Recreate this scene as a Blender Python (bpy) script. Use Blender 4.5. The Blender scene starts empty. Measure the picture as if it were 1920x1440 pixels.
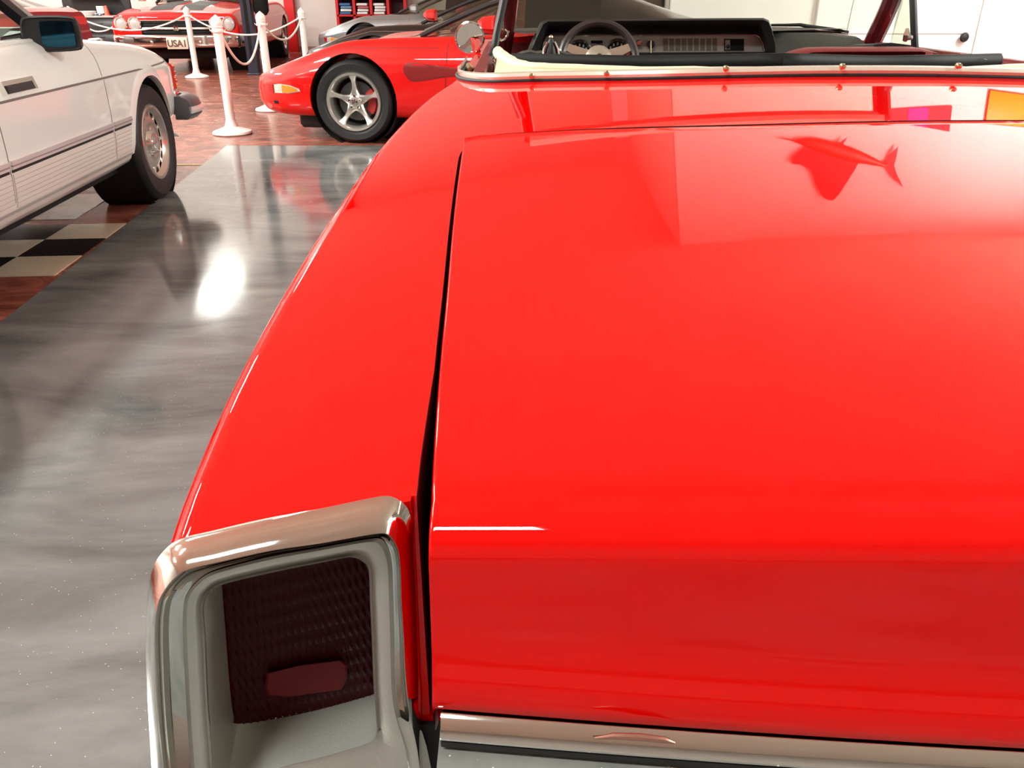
import bpy, bmesh, math, random
from mathutils import Vector, Matrix
from mathutils.bvhtree import BVHTree
random.seed(7)
sc = bpy.context.scene
COL = sc.collection
PI = math.pi
# ------------------------------------------------------------------ camera, world, exposure, lights
HC = 1.12; F = 1500.0; TH = math.atan(730.0 / F)
cam = bpy.data.cameras.new('camera'); cam.sensor_width = 36; cam.lens = F / 1920 * 36
cam.clip_start = .01
camo = bpy.data.objects.new('camera', cam); COL.objects.link(camo)
camo.location = (0, 0, HC); camo.rotation_euler = (PI / 2 - TH, 0, 0)
sc.camera = camo
w = bpy.data.worlds.new('world'); sc.world = w; w.use_nodes = True
w.node_tree.nodes['Background'].inputs[0].default_value = (1, .97, .93, 1)
w.node_tree.nodes['Background'].inputs[1].default_value = .3
sc.view_settings.view_transform = 'Standard'; sc.view_settings.look = 'None'
sc.view_settings.gamma = 1; sc.view_settings.use_curve_mapping = False
sc.view_settings.exposure = 0.2
CEIL = 5.3
LAMPS = [(-8.8, 1.5, 1), (-8.8, 8, 1), (-8.8, 14, 1), (-2.0, -1.5, .30), (7.9, .5, 1), (8.1, 9.4, .8), (-6.9, 18.0, .13), (-5.5, 3.6, .85)]  # unseen lamps added to light the hall, mostly clear of the lid's reflections
LAMP_W = 700.0
for i, (x, y, q) in enumerate(LAMPS):
    L = bpy.data.lights.new('added_lamp', 'AREA'); L.shape = 'RECTANGLE'; L.size = .6; L.size_y = 2.3
    L.energy = LAMP_W * q; L.color = (.965, 1, .94)
    o = bpy.data.objects.new('added_lamp', L); COL.objects.link(o); o.location = (x, y, CEIL - .17); o.rotation_euler = (0, 0, PI / 2 if q == .30 else 0)

fwd = Vector((0, math.cos(TH), -math.sin(TH))); up = Vector((0, math.sin(TH), math.cos(TH)))
EYE = Vector((0, 0, HC))
def ray(px, py): return Vector((1, 0, 0)) * ((px - 960) / F) + up * ((720 - py) / F) + fwd
def PY(px, py, Y):
    d = ray(px, py); return EYE + d * (Y / d.y)
def PZ(px, py, z):
    d = ray(px, py); return EYE + d * ((z - HC) / d.z)
# ------------------------------------------------------------------ materials
def mat(name, col, rough=.5, metal=0., coat=0., spec=.5, **k):
    m = bpy.data.materials.new(name); m.use_nodes = True
    p = m.node_tree.nodes['Principled BSDF']
    p.inputs['Base Color'].default_value = (*col, 1); p.inputs['Roughness'].default_value = rough
    p.inputs['Metallic'].default_value = metal; p.inputs['Coat Weight'].default_value = coat
    p.inputs['Coat Roughness'].default_value = k.get('cr', .02)
    p.inputs['Specular IOR Level'].default_value = spec
    if 'emit' in k:
        p.inputs['Emission Color'].default_value = (*col, 1); p.inputs['Emission Strength'].default_value = k['emit']
    if 'bump' in k:
        s, st = k['bump']; nt = m.node_tree
        tc = nt.nodes.new('ShaderNodeTexCoord'); n = nt.nodes.new('ShaderNodeTexNoise'); b = nt.nodes.new('ShaderNodeBump')
        n.inputs['Scale'].default_value = s; n.inputs['Detail'].default_value = 4
        b.inputs['Strength'].default_value = st; b.inputs['Distance'].default_value = k.get('bd', .002)
        nt.links.new(tc.outputs['Object'], n.inputs['Vector']); nt.links.new(n.outputs['Fac'], b.inputs['Height'])
        nt.links.new(b.outputs['Normal'], p.inputs['Normal'])
    return m
def noise_mat(name, c1, c2, scale, rough, vec=(1, 1, 1), detail=6, r2=None, spec=.5, bump=0., lo=.35, hi=.65, distort=0., fleck=None):
    m = bpy.data.materials.new(name); m.use_nodes = True; nt = m.node_tree; p = nt.nodes['Principled BSDF']
    tc = nt.nodes.new('ShaderNodeTexCoord'); mp = nt.nodes.new('ShaderNodeMapping'); mp.inputs['Scale'].default_value = vec
    n = nt.nodes.new('ShaderNodeTexNoise'); n.inputs['Scale'].default_value = scale; n.inputs['Detail'].default_value = detail
    n.inputs['Distortion'].default_value = distort; n.inputs['Roughness'].default_value = .62
    r = nt.nodes.new('ShaderNodeValToRGB'); e = r.color_ramp.elements
    e[0].position = lo; e[0].color = (*c1, 1); e[1].position = hi; e[1].color = (*c2, 1)
    nt.links.new(tc.outputs['Object'], mp.inputs[0]); nt.links.new(mp.outputs[0], n.inputs['Vector'])
    nt.links.new(n.outputs['Fac'], r.inputs[0]); out = r.outputs[0]
    if fleck:
        v = nt.nodes.new('ShaderNodeTexVoronoi'); v.inputs['Scale'].default_value = fleck[0]
        lt = nt.nodes.new('ShaderNodeMath'); lt.operation = 'LESS_THAN'; lt.inputs[1].default_value = fleck[1]
        mx = nt.nodes.new('ShaderNodeMix'); mx.data_type = 'RGBA'
        nt.links.new(tc.outputs['Object'], v.inputs['Vector']); nt.links.new(v.outputs['Distance'], lt.inputs[0])
        nt.links.new(lt.outputs[0], mx.inputs[0]); nt.links.new(out, mx.inputs[6]); mx.inputs[7].default_value = (*fleck[2], 1)
        out = mx.outputs[2]
    nt.links.new(out, p.inputs['Base Color'])
    p.inputs['Roughness'].default_value = rough; p.inputs['Specular IOR Level'].default_value = spec
    if r2 is not None:
        mr = nt.nodes.new('ShaderNodeMapRange'); mr.inputs[3].default_value = rough; mr.inputs[4].default_value = r2
        nt.links.new(n.outputs['Fac'], mr.inputs[0]); nt.links.new(mr.outputs[0], p.inputs['Roughness'])
    if bump:
        b = nt.nodes.new('ShaderNodeBump'); b.inputs['Strength'].default_value = bump; b.inputs['Distance'].default_value = .004
        nt.links.new(n.outputs['Fac'], b.inputs['Height']); nt.links.new(b.outputs['Normal'], p.inputs['Normal'])
    return m
def glass(name, tint, refl=1.0):
    m = bpy.data.materials.new(name); m.use_nodes = True; nt = m.node_tree; nt.nodes.remove(nt.nodes['Principled BSDF'])
    o = nt.nodes['Material Output']; t = nt.nodes.new('ShaderNodeBsdfTransparent'); t.inputs[0].default_value = (*tint, 1)
    g = nt.nodes.new('ShaderNodeBsdfGlossy'); g.inputs['Roughness'].default_value = .01; g.inputs[0].default_value = (.9, .95, .9, 1)
    lw = nt.nodes.new('ShaderNodeLayerWeight'); lw.inputs[0].default_value = .5
    pw = nt.nodes.new('ShaderNodeMath'); pw.operation = 'POWER'; pw.inputs[1].default_value = 5
    mu = nt.nodes.new('ShaderNodeMath'); mu.operation = 'MULTIPLY_ADD'; mu.inputs[1].default_value = .9; mu.inputs[2].default_value = .045 * refl
    nt.links.new(lw.outputs['Facing'], pw.inputs[0]); fr = pw
    mx = nt.nodes.new('ShaderNodeMixShader')
    nt.links.new(fr.outputs[0], mu.inputs[0]); nt.links.new(mu.outputs[0], mx.inputs[0])
    nt.links.new(t.outputs[0], mx.inputs[1]); nt.links.new(g.outputs[0], mx.inputs[2]); nt.links.new(mx.outputs[0], o.inputs[0])
    return m
RED = mat('red_paint', (.74, .001, .0006), .5, 0, .85, .0, cr=.012)
RED2 = mat('red_paint_coupe', (.74, .003, .002), .45, 0, 1., .2, cr=.02)
BURG = mat('burgundy_vinyl', (.16, .012, .016), .42, bump=(300, .15))
BURGP = mat('burgundy_paint', (.10, .008, .010), .25, coat=.6)
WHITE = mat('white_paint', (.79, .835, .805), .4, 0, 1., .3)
CREAM_RIB = mat('cream_cladding', (.72, .69, .64), .45, coat=.3)
SILVERP = mat('silver_paint', (.30, .31, .32), .35, .55, 1.)
BLACKP = mat('black_paint', (.006, .006, .007), .3, 0, 1.)
CHROME = mat('chrome', (.82, .80, .77), .06, 1.)
CHROME2 = mat('polished_alloy', (.80, .78, .73), .24, .85)
SILV = mat('silver_lacquer', (.50, .51, .47), .42, .55, .15, bump=(700, .12))
BUMP = noise_mat('pitted_silver', (.22, .23, .215), (.33, .335, .315), 18, .38, detail=5, bump=.05, fleck=(170, .09, (.75, .75, .72)))
RUB = mat('rubber', (.012, .012, .013), .62)
RUBS = mat('tyre_rubber', (.010, .010, .011), .55, bump=(60, .1))
BLK = mat('black_plastic', (.010, .010, .012), .48)
BLKV = mat('black_vinyl', (.007, .008, .009), .5, spec=.25, bump=(250, .15))
DKGRY = mat('dark_grey_vinyl', (.035, .038, .036), .5, bump=(250, .15))
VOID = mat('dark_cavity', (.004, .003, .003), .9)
CRM = mat('cream_vinyl', (.74, .66, .47), .5, bump=(120, .2))
BRASS = mat('brass', (.72, .62, .40), .25, 1.)
PANEL = mat('brushed_panel', (.44, .43, .40), .38, .35)
PANEL2 = mat('grille_shade', (.16, .15, .11), .5, .2)
MIRR = mat('mirror_glass', (.86, .84, .82), .02, 1.)
BLUEM = mat('blue_mirror', (.02, .08, .13), .05, 1.)
GWIND = glass('windscreen_glass', (.86, .93, .86))
GPALE = glass('pale_glass', (.66, .74, .67), 3.2)
GDARK = mat('dark_glass', (.006, .010, .010), .05, 0, 1.)
LENS = mat('red_lens', (.040, .0010, .003), .4, 0, .0, .12)
REFLR = mat('red_reflector', (.13, .002, .006), .45, 0, .0, .2)
ORANGE = mat('amber_lens', (.80, .24, .02), .2, 0, .6)
REDLENS = mat('ribbed_red_lens', (.55, .04, .02), .2, 0, .6)
CLEAR = mat('clear_lens', (.62, .60, .55), .15, .2, .8)
HEADL = mat('headlamp_lens', (.60, .59, .56), .15, .1, 1.)
POST = mat('white_post_plastic', (.87, .84, .79), .45)
ROPE = mat('white_rope', (.82, .76, .68), .6)
NAVY = mat('navy_column', (.010, .014, .035), .4, coat=.3)
REDW = mat('red_trim_paint', (.62, .008, .010), .4)
WALLW = noise_mat('white_wall', (.80, .79, .77), (.86, .85, .83), .6, .6)
WALLB = noise_mat('beige_wall', (.62, .58, .54), (.68, .64, .59), .5, .7)
WALLD = noise_mat('grey_back_wall', (.28, .26, .235), (.33, .31, .28), .5, .7)
CEILM = noise_mat('ceiling_paint', (.70, .63, .53), (.76, .69, .58), .7, .8)
EPOXY = noise_mat('grey_epoxy', (.088, .098, .098), (.27, .29, .282), 2.0, .06, vec=(.6, 1.6, 1), detail=8, r2=.15, lo=.33, hi=.72, distort=.5, fleck=(60, .06, (.6, .6, .57)))
REDFL = noise_mat('red_stained_floor', (.085, .018, .011), (.40, .135, .092), 3.4, .16, vec=(1, 1.5, 1), detail=7, r2=.34, spec=.16, lo=.3, hi=.7, distort=1.4)
TILEW = noise_mat('ivory_tile', (.62, .55, .40), (.70, .62, .47), 3, .16)
TILEB = noise_mat('black_tile', (.010, .010, .010), (.022, .02, .02), 3, .12)
MARB = noise_mat('pale_marble', (.45, .50, .46), (.74, .78, .74), 6, .2, distort=1.5)
YEL = mat('yellow_line', (.66, .50, .22), .5)
# ------------------------------------------------------------------ mesh builder and object helpers
class B:
    def __init__(s): s.v = []; s.f = []
    def ring_loft(s, rings, closed=True, cap0=False, cap1=False, loop=False):
        base = len(s.v); n = len(rings[0])
        for r in rings: s.v += [tuple(p) for p in r]
        R = len(rings)
        for i in range(R if loop else R - 1):
            i2 = (i + 1) % R
            for j in range(n if closed else n - 1):
                k = (j + 1) % n
                s.f.append((base + i * n + j, base + i * n + k, base + i2 * n + k, base + i2 * n + j))
        if cap0: s.f.append(tuple(base + j for j in range(n))[::-1])
        if cap1: s.f.append(tuple(base + (R - 1) * n + j for j in range(n)))
        return s
    def tube(s, pts, r, n=8, closed=False, cap=True, flat=1.0):
        pts = [Vector(p) for p in pts]; rings = []; N = len(pts)
        prev = None
        for i, p in enumerate(pts):
            a = pts[(i - 1) % N] if (i or closed) else p; b = pts[(i + 1) % N] if (i < N - 1 or closed) else p
            t = (b - a).normalized()
            if prev is None:
                u = t.cross(Vector((0, 0, 1)))
                if u.length < .1: u = t.cross(Vector((1, 0, 0)))
            else: u = prev - t * prev.dot(t)
            u.normalize(); prev = u; q = t.cross(u)
            rr = r[i] if isinstance(r, (list, tuple)) else r
            rings.append([p + (u * math.cos(2 * PI * k / n) + q * math.sin(2 * PI * k / n) * flat) * rr for k in range(n)])
        return s.ring_loft(rings, True, cap and not closed, cap and not closed, loop=closed)
    def lathe(s, prof, c=(0, 0, 0), axis='Z', n=24, cap0=False, cap1=False):
        c = Vector(c); rings = []
        for r, h in prof:
            ring = []
            for k in range(n):
                a = 2 * PI * k / n; x, y = r * math.cos(a), r * math.sin(a)
                ring.append(c + Vector({'Z': (x, y, h), 'X': (h, x, y), 'Y': (y, h, x)}[axis]))
            rings.append(ring)
        return s.ring_loft(rings, True, cap0, cap1)
    def box(s, c, d, rot=0):
        cx, cy, cz = c; x, y, z = d[0] / 2, d[1] / 2, d[2] / 2
        cs, sn = math.cos(rot), math.sin(rot)
        b = len(s.v)
        for k in (-1, 1):
            for (i, j) in ((-1, -1), (1, -1), (1, 1), (-1, 1)):
                a, e = i * x, j * y
                s.v.append((cx + a * cs - e * sn, cy + a * sn + e * cs, cz + k * z))
        for f in ((3, 2, 1, 0), (4, 5, 6, 7), (0, 1, 5, 4), (1, 2, 6, 5), (2, 3, 7, 6), (3, 0, 4, 7)):
            s.f.append(tuple(b + q for q in f))
        return s
    def rbox(s, c, d, r=.01, n=3, rot=0):
        """box with rounded vertical edges and chamfered top and bottom"""
        cx, cy, cz = c; rings = []; cs, sn = math.cos(rot), math.sin(rot)
        for (ins, z) in ((r, -d[2] / 2), (0, -d[2] / 2 + r), (0, d[2] / 2 - r), (r, d[2] / 2)):
            ring = []
            for (sx, sy, a0) in ((1, 1, 0), (-1, 1, 90), (-1, -1, 180), (1, -1, 270)):
                for k in range(n + 1):
                    a = math.radians(a0 + 90 * k / n)
                    x = sx * (d[0] / 2 - r) + (r - ins * .7) * math.cos(a); y = sy * (d[1] / 2 - r) + (r - ins * .7) * math.sin(a)
                    ring.append((cx + x * cs - y * sn, cy + x * sn + y * cs, cz + z))
            rings.append(ring)
        return s.ring_loft(rings, True, True, True)
    def prism(s, poly, vec):
        vec = Vector(vec); a = [Vector(p) for p in poly]; b = [p + vec for p in a]
        return s.ring_loft([a, b], True, True, True)
    def grid(s, rows):
        b = len(s.v); n = len(rows[0])
        for r in rows: s.v += [tuple(p) for p in r]
        for i in range(len(rows) - 1):
            for j in range(n - 1): s.f.append((b + i * n + j, b + i * n + j + 1, b + (i + 1) * n + j + 1, b + (i + 1) * n + j))
        return s
MW = {}
def mesh_of(b, name):
    me = bpy.data.meshes.new(name); me.from_pydata([tuple(v) for v in b.v], [], b.f); me.validate()
    bm = bmesh.new(); bm.from_mesh(me); bmesh.ops.recalc_face_normals(bm, faces=bm.faces); bm.to_mesh(me); bm.free()
    return me
def finish(me, m, ang=35):
    me.materials.clear(); me.materials.append(m)
    if ang:
        for p in me.polygons: p.use_smooth = True
        me.set_sharp_from_angle(angle=math.radians(ang))
def obj(name, b, m, parent=None, ang=35, world=False):
    me = b if isinstance(b, bpy.types.Mesh) else mesh_of(b, name)
    finish(me, m, ang)
    o = bpy.data.objects.new(name, me); COL.objects.link(o)
    if parent is not None:
        o.parent = parent
        if world: me.transform(wm(parent).inverted())
    return o
def wm(o):
    M = Matrix.LocRotScale(o.location, o.rotation_euler, o.scale)
    return wm(o.parent) @ M if o.parent else M
def tag(o, label, cat, group=None, kind=None):
    o['label'] = label; o['category'] = cat
    if group: o['group'] = group
    if kind: o['kind'] = kind
    return o
def thing(name, label, cat, loc=(0, 0, 0), rz=0., group=None):
    o = bpy.data.objects.new(name, None); COL.objects.link(o); o.location = loc; o.rotation_euler = (0, 0, rz)
    o.empty_display_size = .1
    return tag(o, label, cat, group)
def struct(name, b, m, parent=None, ang=0):
    o = obj(name, b, m, parent, ang)
    if parent is None: o['kind'] = 'structure'
    return o
def boolean(me, cutters, name='cut'):
    o = bpy.data.objects.new(name, me); COL.objects.link(o); tmp = []
    for c in cutters:
        cm = mesh_of(c, 'cutter'); co = bpy.data.objects.new('cutter', cm); COL.objects.link(co); tmp.append(co)
        md = o.modifiers.new('b', 'BOOLEAN'); md.operation = 'DIFFERENCE'; md.solver = 'EXACT'; md.object = co
    dg = bpy.context.evaluated_depsgraph_get(); dg.update()
    out = bpy.data.meshes.new_from_object(o.evaluated_get(dg))
    for t in tmp + [o]:
        d = t.data; bpy.data.objects.remove(t)
        if d.users == 0: bpy.data.meshes.remove(d)
    return out
def pchip(xs, ys):
    n = len(xs); h = [xs[i + 1] - xs[i] for i in range(n - 1)]; dl = [(ys[i + 1] - ys[i]) / h[i] for i in range(n - 1)]
    m = [0.] * n; m[0] = dl[0]; m[-1] = dl[-1]
    for i in range(1, n - 1):
        if dl[i - 1] * dl[i] > 0:
            w1 = 2 * h[i] + h[i - 1]; w2 = h[i] + 2 * h[i - 1]; m[i] = (w1 + w2) / (w1 / dl[i - 1] + w2 / dl[i])
    def ev(x):
        if x <= xs[0]: return ys[0] + m[0] * (x - xs[0])
        if x >= xs[-1]: return ys[-1] + m[-1] * (x - xs[-1])
        i = 0
        while x > xs[i + 1]: i += 1
        t = (x - xs[i]) / h[i]; t2 = t * t; t3 = t2 * t
        return (2 * t3 - 3 * t2 + 1) * ys[i] + (t3 - 2 * t2 + t) * h[i] * m[i] + (-2 * t3 + 3 * t2) * ys[i + 1] + (t3 - t2) * h[i] * m[i + 1]
    return ev
def spline(pts, sub=6, closed=False):
    P = [Vector(p) for p in pts]; N = len(P); out = []
    for i in range(N if closed else N - 1):
        p1 = P[i]; p2 = P[(i + 1) % N]
        p0 = P[i - 1] if (i or closed) else p1 * 2 - p2; p3 = P[(i + 2) % N] if (i < N - 2 or closed) else p2 * 2 - p1
        for k in range(sub):
            t = k / sub
            out.append(.5 * ((2 * p1) + (p2 - p0) * t + (2 * p0 - 5 * p1 + 4 * p2 - p3) * t * t + (3 * p1 - p0 - 3 * p2 + p3) * t ** 3))
    if not closed: out.append(P[-1])
    return out
def resample(poly, n, closed=True):
    P = [Vector(p) for p in poly]
    if closed: P = P + [P[0]]
    L = [0.]
    for a, b in zip(P, P[1:]): L.append(L[-1] + (b - a).length)
    out = []; cnt = n if closed else n - 1; j = 0
    for i in range(n):
        s = L[-1] * i / cnt
        while j < len(P) - 2 and L[j + 1] < s: j += 1
        d = L[j + 1] - L[j]; out.append(P[j].lerp(P[j + 1], (s - L[j]) / d if d > 1e-9 else 0))
    return out
def text_mesh(txt, size, depth, bold=0.):
    cu = bpy.data.curves.new('t', 'FONT'); cu.body = txt; cu.size = size; cu.extrude = depth; cu.align_x = 'CENTER'; cu.align_y = 'CENTER'; cu.offset = bold
    o = bpy.data.objects.new('t', cu); COL.objects.link(o)
    dg = bpy.context.evaluated_depsgraph_get(); dg.update(); me = bpy.data.meshes.new_from_object(o.evaluated_get(dg))
    bpy.data.objects.remove(o); bpy.data.curves.remove(cu); return me
# ================================================================== SETTING
BR = math.radians(4.5)              # the building is turned a little against the camera
def bld(x, y, z=0):                 # building axes, turned about the tile corner
    c, s = math.cos(BR), math.sin(BR); return Vector((-2.37 + x * c - y * s, 3.97 + x * s + y * c, z))
fl = struct('floor', B().box((-1, 6, -.05), (26, 30, .1)), REDFL)
edge = [PZ(425, 274, 0), PZ(240, 421, 0), PZ(0, 607, 0)]
e0, e1 = edge[0], edge[2]; dirv = (e1 - e0).normalized(); far = e0 + dirv * 12
slab = B().prism([(e0.x, e0.y, 0), (far.x, far.y, 0), (11.5, far.y, 0), (11.5, e0.y + .05, 0)], (0, 0, .004))
struct('epoxy_slab', slab, EPOXY, fl)
wt = B().box((0, 0, 0), (.297, .297, .006)); wtm = mesh_of(wt, 'tile'); finish(wtm, TILEW, 0)
btm = mesh_of(wt, 'tile'); finish(btm, TILEB, 0)
for r in range(3):
    for c in range(7):
        o = bpy.data.objects.new('tile', wtm if (r + c) % 2 == 0 else btm); COL.objects.link(o); o.parent = fl
        o.location = bld(.15 - .3 * c, .15 - .3 * (2 - r), .001); o.rotation_euler = (0, 0, BR)
line = B(); p0 = PZ(332, 309, 0); p1 = PZ(405, 309, 0)
line.prism([p0 + Vector((-.9, -.02, 0)), p1 + Vector((.02, -.02, 0)), p1 + Vector((0, .02, 0)), p0 + Vector((-.9, .02, 0))], (0, 0, .003))
obj('painted_line', line, YEL, fl, 0)
struct('pale_floor_patch', B().prism([bld(-1.0, .42), bld(-.02, .42), bld(-.02, 1.05), bld(-1.0, 1.05)], (0, 0, .003)), MARB, fl)
struct('ceiling', B().box((-1, 6, CEIL + .05), (26, 30, .1)), CEILM)
struct('wall_left', B().box((-12.05, 6, CEIL / 2), (.1, 30, CEIL)), WALLB)
struct('wall_right', B().box((9.05, 6, CEIL / 2), (.1, 30, CEIL)), WALLW)
struct('wall_back', B().box((-1, -7.05, CEIL / 2), (26, .1, CEIL)), WALLD)
struct('wall_far', B().box((-5.05, 19.05, CEIL / 2), (14, .1, CEIL)), WALLB)
struct('wall_front', B().box((5.67, 13.0, CEIL / 2), (6.7, .14, CEIL)), WALLW)
struct('wall_side', B().box((2.38, 16.03, CEIL / 2), (.12, 6.0, CEIL)), WALLB)
# door leaf in the white wall on the right
dx0, dx1 = PY(1540, 20, 12.9).x, PY(1832, 50, 12.9).x; dc = (dx0 + dx1) / 2
door = struct('door_1', B().box((dc, 12.91, 1.10), (dx1 - dx0, .05, 2.2)), WALLW)
for x in (dx0 - .03, dx1 + .03): obj('door_jamb', B().box((x, 12.90, 1.13), (.06, .08, 2.26)), WALLW, door, 0)
obj('door_jamb', B().box((dc, 12.90, 2.26), (dx1 - dx0 + .12, .08, .07)), WALLW, door, 0)
obj('door_rail', B().box((dc + .1, 12.88, .62), (dx1 - dx0 - .5, .015, .03)), WALLW, door, 0)
kp = PY(1809, 70, 12.82)
obj('door_knob', B().lathe([(.012, .06), (.012, .03), (.05, .025), (.068, 0), (.05, -.02), (.0, -.03)], (kp.x, 12.83, kp.z), 'Y', 16), BLK, door)
# red wall column and brown jamb
pc = PY(552, 103, 18.9)
struct('trim_1', B().box((pc.x, 18.93, CEIL / 2), (.20, .14, CEIL)), REDW)
struct('baseboard_far', B().box((-5.05, 18.985, .05), (13.8, .03, .10)), mat('brown_base', (.35, .24, .18), .5))
# unseen ceiling fixtures, added to go with the area lights
for i, (x, y, q) in enumerate(LAMPS):
    t = thing('added_ceiling_light', ('unseen added ceiling light fixture, %s, above the display floor' % ['left near', 'left middle', 'left far', 'behind the viewer', 'right near', 'right by white wall', 'over the muscle car', 'over the roadster'][i]), 'ceiling light', (x, y, CEIL), PI / 2 if q == .30 else 0, 'added ceiling lights')
    obj('housing', B().rbox((0, 0, -.06), (.72, 2.46, .12), .02), POST, t)
    obj('diffuser', B().rbox((0, 0, -.135), (.62, 2.36, .03), .01), mat('diffuser', (1, .97, .92), .5, emit=1.5), t)
# ================================================================== WHEELS
def tyre_part(car, x, y, R, wd, side, rim_r, m=RUBS):
    """tyre mesh, centre at hub, axis X; side=+1 outer face to +X"""
    h = wd / 2; b = B()
    prof = [(rim_r, -h * .75), (rim_r + .03, -h * .96), (R - .03, -h), (R - .008, -h * .82), (R, -h * .6), (R, h * .6), (R - .008, h * .82), (R - .03, h), (rim_r + .03, h * .96), (rim_r, h * .75)]
    b.lathe(prof, (0, 0, 0), 'X', 48)
    o = obj('tyre', b, m, car); o.location = (x, y, R)
    tr = B()
    for g in range(4):
        tr.lathe([(R + .0005, -h * .5 + g * h * .33 - .004), (R + .0012, -h * .5 + g * h * .33), (R + .0005, -h * .5 + g * h * .33 + .004)], (0, 0, 0), 'X', 48)
    obj('tread_groove', tr, VOID, o)
    return o
def rim_star(ty, rim_r, wd, side, hub_x, caliper=True):
    b = B(); s = side; h = wd / 2
    b.lathe([(rim_r + .012, s * h * .80), (rim_r + .004, s * h * .92), (rim_r - .012, s * h * .90), (rim_r - .026, s * h * .70), (rim_r - .03, -s * h * .6), (rim_r - .02, -s * h * .8)], (0, 0, 0), 'X', 48)
    b.lathe([(.068, s * (h * .15)), (.066, s * (h * .50)), (.05, s * (h * .58)), (.03, s * h * .60), (.0, s * h * .60)], (0, 0, 0), 'X', 30)
    for k in range(5):
        a = PI / 2 + 2 * PI * k / 5; ca, sa = math.cos(a), math.sin(a); rings = []
        for (r, hw, x0, x1) in ((.045, .045, .10, .57), (.075, .030, .12, .57), (.11, .019, .2, .60), (.15, .0165, .3, .66), (rim_r - .045, .021, .4, .76), (rim_r - .018, .036, .45, .84)):
            ring = []
            for (q, xx) in ((-1, x0), (-1, x1 - .08), (-.6, x1), (.6, x1), (1, x1 - .08), (1, x0)):
                ring.append((s * h * xx, ca * r - sa * hw * q, sa * r + ca * hw * q))
            rings.append(ring)
        b.ring_loft(rings, True, True, True)
    obj('rim', b, CHROME2, ty)
    obj('centre_cap', B().lathe([(.026, s * h * .58), (.024, s * h * .66), (.0, s * h * .68)], (0, 0, 0), 'X', 16), CHROME, ty)
    lug = mesh_of(B().lathe([(.012, 0), (.012, s * .012), (.007, s * .018), (0, s * .018)], (0, 0, 0), 'X', 8), 'lug_nut'); finish(lug, CHROME)
    for k in range(5):
        a = PI / 2 + 2 * PI * k / 5; o = bpy.data.objects.new('lug_nut', lug); COL.objects.link(o); o.parent = ty
        o.location = (s * h * .56, .048 * math.cos(a), .048 * math.sin(a))
    obj('brake_rotor', B().lathe([(.0, s * -.02), (.155, s * -.02), (.155, s * .0), (.0, s * .0)], (0, 0, 0), 'X', 32), mat('rotor', (.10, .10, .10), .5, .6), ty)
    if caliper:
        rings = []
        for k in range(9):
            a = math.radians(-38 + 76 * k / 8)
            rings.append([(s * x, r * math.cos(a), r * math.sin(a)) for (x, r) in ((-.03, .10), (.025, .10), (.03, .165), (-.03, .165))])
        cal = B().ring_loft(rings, True, True, True); o = obj('brake_caliper', cal, mat('red_caliper', (.35, .02, .02), .4), ty); o.rotation_euler = (PI if False else 0, 0, 0)
        o.rotation_euler = (PI, 0, 0) if s < 0 else (0, 0, 0)
    obj('wheel_back', B().lathe([(.0, -s * h * .5), (rim_r - .02, -s * h * .5)], (0, 0, 0), 'X', 32), VOID, ty)
def rim_slots(ty, rim_r, wd, side, n=15, m=CHROME2):
    b = B(); s = side; h = wd / 2
    b.lathe([(rim_r + .012, s * h * .80), (rim_r + .005, s * h * .93), (rim_r - .010, s * h * .92), (rim_r - .018, s * h * .72), (rim_r - .028, s * h * .62)], (0, 0, 0), 'X', 48)
    b.lathe([(rim_r - .062, s * h * .66), (rim_r - .09, s * h * .72), (.065, s * h * .60), (.055, s * h * .80), (.02, s * h * .86), (0, s * h * .86)], (0, 0, 0), 'X', 40)
    for k in range(n):
        a = 2 * PI * k / n; ca, sa = math.cos(a), math.sin(a); rings = []
        for (r, hw, xx) in ((rim_r - .066, .016, .67), (rim_r - .045, .012, .64), (rim_r - .024, .014, .62)):
            rings.append([(s * h * (xx - .16), ca * r - sa * hw, sa * r + ca * hw), (s * h * xx, ca * r - sa * hw * .7, sa * r + ca * hw * .7),
                          (s * h * xx, ca * r + sa * hw * .7, sa * r - ca * hw * .7), (s * h * (xx - .16), ca * r + sa * hw, sa * r - ca * hw)])
        b.ring_loft(rings, True, True, True)
    obj('rim', b, m, ty)
    obj('hub_cap', B().lathe([(.036, s * h * .84), (.034, s * h * .93), (.0, s * h * .98)], (0, 0, 0), 'X', 20), m, ty)
    lug = mesh_of(B().lathe([(.011, 0), (.011, s * .012), (0, s * .016)], (0, 0, 0), 'X', 8), 'lug_nut'); finish(lug, CHROME)
    for k in range(5):
        a = PI / 2 + 2 * PI * k / 5; o = bpy.data.objects.new('lug_nut', lug); COL.objects.link(o); o.parent = ty
        o.location = (s * h * .68, .075 * math.cos(a), .075 * math.sin(a))
    obj('wheel_back', B().lathe([(.0, -s * h * .2), (rim_r - .02, -s * h * .2)], (0, 0, 0), 'X', 32), VOID, ty)
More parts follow.
